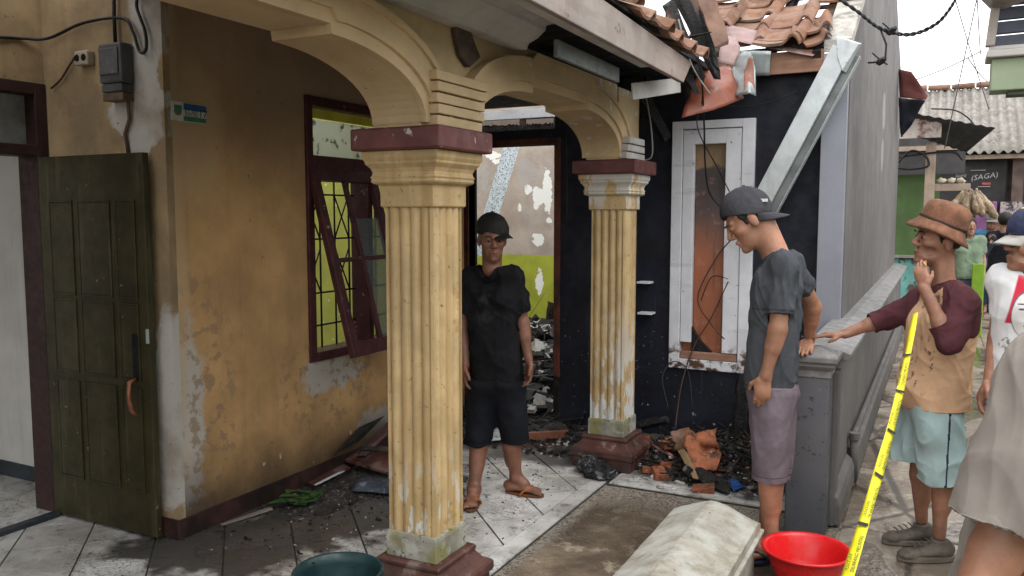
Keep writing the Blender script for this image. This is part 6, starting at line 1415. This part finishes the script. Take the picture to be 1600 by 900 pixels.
# ---------------------------------------------------------------- man in black under the arch
m_skinC = skin_mat('skin_dark_brown', (.20, .095, .060))
pm = Person('man in black T-shirt, shorts and cap standing in the burnt porch', (-2.17, 4.12)); J = pm.J
pm.j = dict(pelvis=J(775, 598), chest=J(773, 470), neck=J(769, 412), shL=J(803, 433, -.04), shR=J(738, 433, .08), elL=J(816, 502, -.02), elR=J(722, 505, .06), wrL=J(826, 562, -.06), wrR=J(727, 570, -.02),
            hipL=J(795, 620, -.01), hipR=J(755, 620, .03), kneeL=J(801, 695, -.02), kneeR=J(748, 695, -.02), ankL=J(806, 745, 0), ankR=J(741, 763, -.10), toeL=J(842, 760, -.05), toeR=J(735, 790, -.28))
j = pm.j
for t in ('toeL', 'toeR'): j[t].z = .02
hF = (-pm.dv * .97 + pm.u * .12 - Vector((0, 0, .12))).normalized(); hU = Vector((0, 0, 1)); hU = (hU - hF * hU.dot(hF)).normalized()
j['head'] = J(769, 373); S = pm.sdf(h=.0055, pad=.16)
pm.head(S, j['head'], hF, hU, .98); pm.torso(S, -.050); S.cone(j['neck'] - Vector((0, 0, .03)), j['head'] - hU * .07 - hF * .02, .056, .054, .03)
for a, b, c in (('shL', 'elL', 'wrL'), ('shR', 'elR', 'wrR')): pm.arm(S, j[a], j[b], j[c], .98)
pm.hand(S, j['wrL'], Vector((0, 0, -1)) + pm.u * .05, -pm.u * .8 - pm.dv * .3, -pm.dv + pm.u * -.3, .6); pm.hand(S, j['wrR'], Vector((0, 0, -1)), pm.u, -pm.dv, .6)
pm.leg(S, j['hipL'], j['kneeL'], j['ankL'], j['toeL'], .95, floor=.018); pm.leg(S, j['hipR'], j['kneeR'], j['ankR'], j['toeR'], .95, floor=.018)
pm.skin(S, m_skinC); pm.eyes()
m_blk = cloth_mat('black_tee', (.010, .010, .012), .3, layers=[(scaled(andm(blobs(((J(772, 480).x, J(772, 480).y - .12, J(772, 480).z), (.06, .3, .10), .3, 6., .2)), spots(18, .52, .05)), .5), (.035, .035, .04))]); m_blk2 = cloth_mat('black_shorts', (.009, .010, .014), .3)
pm.shirt(m_blk, J(775, 604), .003, [(j['shL'], j['elL'], .80, .064, .072), (j['shR'], j['elR'], .80, .064, .072)], seed=14, flare=-.004, h=.006, fold=.010, wid=.052)
pm.shorts(m_blk2, J(775, 590), J(806, 690, -.01), J(746, 694, 0), .098, .082, seed=15, h=.006)
pm.cap(mat('black_cap', (.012, .013, .012), .7, .3, 20), .010, (hF + pm.u * .7), zr=.97, brim_l=.05, drop=.010)
m_os = mat('orange_rubber', (.42, .12, .025), .55, .15); m_os2 = mat('brown_sole', (.12, .05, .025), .6)
pm.sandal(j['ankL'], j['toeL'], m_os2, m_os, .001); pm.sandal(j['ankR'], j['toeR'], m_os2, m_os, .001)

# ---------------------------------------------------------------- man in white sleeveless shirt at the right edge
wmn = Person('man in white sleeveless shirt and navy cap at the right edge', (.385, 3.98)); J = (lambda x, y, v=0.0, p=wmn: p.J(x + 8, y, v))
wmn.j = dict(pelvis=J(1612, 640), chest=J(1622, 490), neck=J(1617, 428), shL=J(1688, 440, .05), shR=J(1563, 440, -.03), elL=J(1700, 540, .06), elR=J(1553, 525, -.02), wrL=J(1702, 610, 0), wrR=J(1538, 590, -.08),
             hipL=J(1645, 665), hipR=J(1590, 665), kneeL=J(1645, 775), kneeR=J(1588, 775), ankL=J(1648, 870), ankR=J(1590, 870), toeL=J(1625, 895), toeR=J(1560, 895))
j = wmn.j
for t in ('toeL', 'toeR'): j[t].z = .02
for t in ('ankL', 'ankR'): j[t].z = max(j[t].z, .085)
hF = (-wmn.u * .80 - wmn.dv * .60).normalized(); hU = Vector((0, 0, 1)); j['head'] = J(1606, 376, -.03); S = wmn.sdf(h=.0055, pad=.16)
wmn.head(S, j['head'], hF, hU, 1.0, age=.5); wmn.torso(S, -.02); S.cone(j['neck'] - Vector((0, 0, .03)), j['head'] - hU * .07 - hF * .02, .056, .054, .03)
for a, b, c in (('shL', 'elL', 'wrL'), ('shR', 'elR', 'wrR')): wmn.arm(S, j[a], j[b], j[c], .95)
wmn.hand(S, j['wrR'], Vector((0, 0, -1)) - wmn.u * .35, wmn.u, -wmn.dv, .5); wmn.hand(S, j['wrL'], Vector((0, 0, -1)), -wmn.u, -wmn.dv, .5)
wmn.leg(S, j['hipL'], j['kneeL'], j['ankL'], j['toeL'], .95); wmn.leg(S, j['hipR'], j['kneeR'], j['ankR'], j['toeR'], .95)
wmn.skin(S, m_skinB); wmn.eyes()
qc = J(1602, 500, -.15)
def print_mat():
    g = G('white_printed_vest'); c = g.mix(g.ramp(g.noise(7, 4), .3, .7), (.60, .60, .61), (.70, .70, .71))
    front = g.ramp(g.math('SUBTRACT', g.xyz(1), qc.y), .10, .06)
    def B(px, py, w_, h2, amp=.05, e=.04): p = J(px, py, -.15); return g.blob((p.x, p.y, p.z), (w_, 3, h2), amp, 20., e)
    xl, zt, zb = J(1574, 470, -.15).x, J(1600, 430, -.15).z, J(1600, 508, -.15).z
    red = g.mul(g.mul(g.above(g.math('MULTIPLY_ADD', g.xyz(2), -.22, g.xyz(0)), xl - .22 * (zt + zb) / 2, .004), g.below(g.math('MULTIPLY_ADD', g.xyz(0), .15, g.xyz(2)), zt + .15 * xl, .004)), g.above(g.xyz(2), zb, .004))
    c = g.mix(g.mul(front, red), c, (.50, .03, .055))
    c = g.mix(g.mul(front, B(1603, 494, .068, .100)), c, (.10, .09, .10)); c = g.mix(g.mul(front, B(1603, 495, .064, .095)), c, (.60, .58, .57))
    for b in ((1590, 484, .013, .004), (1614, 483, .013, .004), (1602, 498, .012, .004), (1602, 511, .024, .005), (1602, 518, .016, .004), (1589, 476, .015, .003), (1614, 475, .015, .003)): c = g.mix(g.mul(front, B(*b, .35)), c, (.10, .09, .10))
    c = g.mix(g.mul(front, g.mul(B(1595, 542, .09, .035, .3), g.above(g.noise(45, 4), .5, .04))), c, (.22, .21, .22))
    return g.finish(c, .9, 0, g.noise(420, 3), .12, .002, .15)
vest = wmn.shirt(print_mat(), J(1612, 645), .014, [], seed=21, flare=.004, h=.007, fold=.006)
text_mesh('BENA', .055, 'print', mat('grey_print', (.25, .24, .25), .9), wmn.root, J(1572, 556, -.155) - wmn.dv * .012, wmn.u, (0, 0, 1))
wmn.shorts(cloth_mat('dark_trousers', (.03, .03, .035), .2), J(1612, 630), J(1645, 860), J(1590, 860), .11, .085, seed=22, h=.009, name='trousers')
cp, cc, cF, cL, cU = wmn.cap(mat('navy_cap', (.025, .03, .07), .8, .2, 20, layers=[(blobs(((J(1590, 318, -.08).x, J(1590, 318, -.08).y, J(1590, 318).z), (.05, .2, .02), .3, 9., .1)), (.55, .42, .12))]), .0, hF, cloth_mat('grey_brim', (.33, .32, .30), .15), zr=1.05, brim_l=.06)

# ---------------------------------------------------------------- person close by at the right, grey-beige T-shirt
fp = Person('person in oversized beige grey T-shirt cut off by the right edge', (.205, 1.72)); J = fp.J
fp.j = dict(pelvis=J(1640, 960, .16), chest=J(1680, 640, .16), neck=J(1700, 490, .14), shL=J(1642, 592, .0), shR=J(1690, 585, .30), elL=J(1560, 858, -.06), elR=J(1690, 850, .33), wrL=J(1500, 985, -.12), wrR=J(1600, 985, .3),
            hipL=J(1640, 1030, .09), hipR=J(1650, 1030, .25), kneeL=J(1640, 1400, .09), kneeR=J(1650, 1400, .25), ankL=J(1650, 1750, .09), ankR=J(1660, 1700, .25), toeL=J(1500, 1850, .05), toeR=J(1510, 1780, .22))
j = fp.j
for q in ('toeL', 'toeR'): j[q].z = .02
for q in ('ankL', 'ankR'): j[q].z = .09
for q in ('kneeL', 'kneeR'): j[q].z = .48
for q in ('hipL', 'hipR'): j[q].z = .80
j['pelvis'].z = .88
hF = (-fp.u * .98 - fp.dv * .1).normalized(); hU = Vector((0, 0, 1)); j['head'] = J(1716, 372, .13); S = fp.sdf(h=.006, pad=.16)
fp.head(S, j['head'], hF, hU, 1.0); fp.torso(S, -.02); S.cone(j['neck'] - Vector((0, 0, .03)), j['head'] - hU * .07 - hF * .02, .056, .054, .03)
for a, b, c in (('shL', 'elL', 'wrL'), ('shR', 'elR', 'wrR')): fp.arm(S, j[a], j[b], j[c], 1.1)
fp.hand(S, j['wrL'], -fp.u + Vector((0, 0, -.3)), Vector((0, 0, -1)), -fp.dv, .5); fp.hand(S, j['wrR'], -fp.u + Vector((0, 0, -.3)), Vector((0, 0, -1)), fp.dv, .5)
fp.leg(S, j['hipL'], j['kneeL'], j['ankL'], j['toeL'], .95); fp.leg(S, j['hipR'], j['kneeR'], j['ankR'], j['toeR'], .95)
fp.skin(S, m_skinA)
S = SDF(np.array(j['head']) - .2, np.array(j['head']) + .2, .006); S.ell(j['head'] - hF * .025 + hU * .05, (.105, .086, .095), (hF, fp.L, hU), .01); S.ell(j['head'] + hF * .09 - hU * .02, (.05, .10, .10), (hF, fp.L, hU), .02, 'sub'); sdf_obj(S, 'hair', m_hair, fp.root, 1)
m_beige = cloth_mat('beige_grey_tee', (.245, .22, .197), .12, weave=500)
hm = J(1625, 930, .16); hm.z = .80
fp.shirt(m_beige, hm, .022, [(j['shL'], j['elL'], .88, .092, .098), (j['shR'], j['elR'], .85, .085, .09)], seed=31, flare=.02, h=.005, fold=.010, seam=False)
fp.shorts(cloth_mat('grey_trousers', (.12, .12, .125), .15), Vector((j['pelvis'].x, j['pelvis'].y, .9)), j['ankL'] + Vector((0, 0, .05)), j['ankR'] + Vector((0, 0, .05)), .115, .08, seed=32, h=.010, name='trousers')

# ---------------------------------------------------------------- people far down the alley
def far_person(label, P0, az, height, shirt_c, leg_c, skin, hat_c=None, arm_out=None, long_sleeve=False, hair=True, veil=None):
    p = Person(label, P0, 'people far down the alley'); k = height / 1.66; F = Vector((math.sin(R(az)), math.cos(R(az)), 0)); Lx = Vector((0, 0, 1)).cross(F)
    def q(l, f, z): return p.P0 + Lx * l * k + F * f * k + Vector((0, 0, z * k))
    p.j = dict(pelvis=q(0, 0, .88), chest=q(0, 0, 1.18), neck=q(0, 0, 1.40), shL=q(.17, 0, 1.33), shR=q(-.17, 0, 1.33), elL=q(.21, 0, 1.06), elR=q(-.21, 0, 1.06), wrL=q(.21, .06, .84), wrR=q(-.21, .06, .84),
               hipL=q(.08, 0, .82), hipR=q(-.08, 0, .82), kneeL=q(.09, .02, .45), kneeR=q(-.09, .03, .45), ankL=q(.09, -.02, .08), ankR=q(-.09, .04, .08), toeL=q(.10, .13, .02), toeR=q(-.10, .19, .02), head=q(0, .02, 1.535))
    j = p.j
    if arm_out: j['elL' if arm_out[0] == 'L' else 'elR'] = vec(arm_out[1]); j['wrL' if arm_out[0] == 'L' else 'wrR'] = vec(arm_out[2])
    S = p.sdf(h=.010, pad=.15); p.head(S, j['head'], F, Vector((0, 0, 1)), 1.0); p.torso(S, -.02); S.cone(j['neck'] - Vector((0, 0, .03)), j['head'] - Vector((0, 0, .07)), .056, .052, .03)
    for a, b, c in (('shL', 'elL', 'wrL'), ('shR', 'elR', 'wrR')): p.arm(S, j[a], j[b], j[c]); p.hand(S, j[c], (j[c] - j[b]), F.cross(j[c] - j[b]) if (j[c] - j[b]).length else F, F, .5)
    p.leg(S, j['hipL'], j['kneeL'], j['ankL'], j['toeL']); p.leg(S, j['hipR'], j['kneeR'], j['ankR'], j['toeR']); p.skin(S, skin)
    sl = [(j['shL'], j['elL'], .65, .07, .07), (j['shR'], j['elR'], .65, .07, .07)]
    ext = (lambda S: [S.cone(a, b, .05, .042, .02) for a, b in ((j['shL'], j['elL']), (j['elL'], j['wrL']), (j['shR'], j['elR']), (j['elR'], j['wrR']))]) if long_sleeve else None
    p.shirt(shirt_c, q(0, 0, .80), .014, [] if long_sleeve else sl, seed=3, h=.011, fold=.006, ext=ext)
    p.shorts(leg_c, q(0, 0, .90), j['ankL'] + Vector((0, 0, .05)), j['ankR'] + Vector((0, 0, .05)), .11, .085, h=.011, name='trousers')
    if hat_c: p.cap(hat_c, 0, F, zr=1.04)
    else:
        S = SDF(np.array(j['head']) - .2, np.array(j['head']) + .2, .009); S.ell(j['head'] - F * .02 + Vector((0, 0, .045)), (.108, .090, .098), (F, Lx, Vector((0, 0, 1))), .01); S.ell(j['head'] + F * .10 - Vector((0, 0, .03)), (.06, .1, .10), (F, Lx, Vector((0, 0, 1))), .02, 'sub'); sdf_obj(S, 'hair', m_hair, p.root, 1)
    return p
gp = GY(1511, 400, 12.6); far_person('person in pale green shirt behind the brown bucket hat', (gp.x, gp.y), 160, 1.56, cloth_mat('sage_shirt', (.17, .23, .16)), cloth_mat('slate_jeans', (.06, .075, .11)), m_skinB)
bp = GY(1548, 400, 14.6); far_person('person in blue T-shirt and grey cap down the alley', (bp.x, bp.y), 190, 1.62, cloth_mat('blue_tee', (.06, .15, .26)), cloth_mat('navy_trousers', (.02, .03, .055)), m_skinC, mat('grey_cap', (.16, .14, .13), .8))
kp = GY(1568, 400, 13.4); far_person('person in black long sleeved top reaching out one arm down the alley', (kp.x, kp.y), 25, 1.62, cloth_mat('black_top', (.014, .015, .02)), cloth_mat('navy_skirt', (.02, .03, .06)), m_skinB, None, ('L', GY(1552, 375, 13.2), GY(1537, 402, 13.0)), True)
bp2 = GY(1556, 400, 15.6); far_person('person in blue shirt behind the one in black down the alley', (bp2.x, bp2.y), 200, 1.58, cloth_mat('blue_shirt', (.05, .10, .25)), cloth_mat('dark_jeans', (.03, .04, .06)), m_skinB)

# unseen house added right of the alley to hold low sky light off the porch
nh = thing('sky_blocking_house', 'unseen plain house added right of the alley to block low sky light', 'house', (1.8, 2, 0))
MB().box(2.4, 5.5, -9, 5.6, -.02, 2.0).build('wall', m_sage, nh)
MB().hexa([(2.2, -9, 2.01), (5.5, -9, 2.7), (5.5, 5.6, 2.7), (2.2, 5.6, 2.01), (2.2, -9, 2.07), (5.5, -9, 2.76), (5.5, 5.6, 2.76), (2.2, 5.6, 2.07)]).build('roof', m_asb, nh)
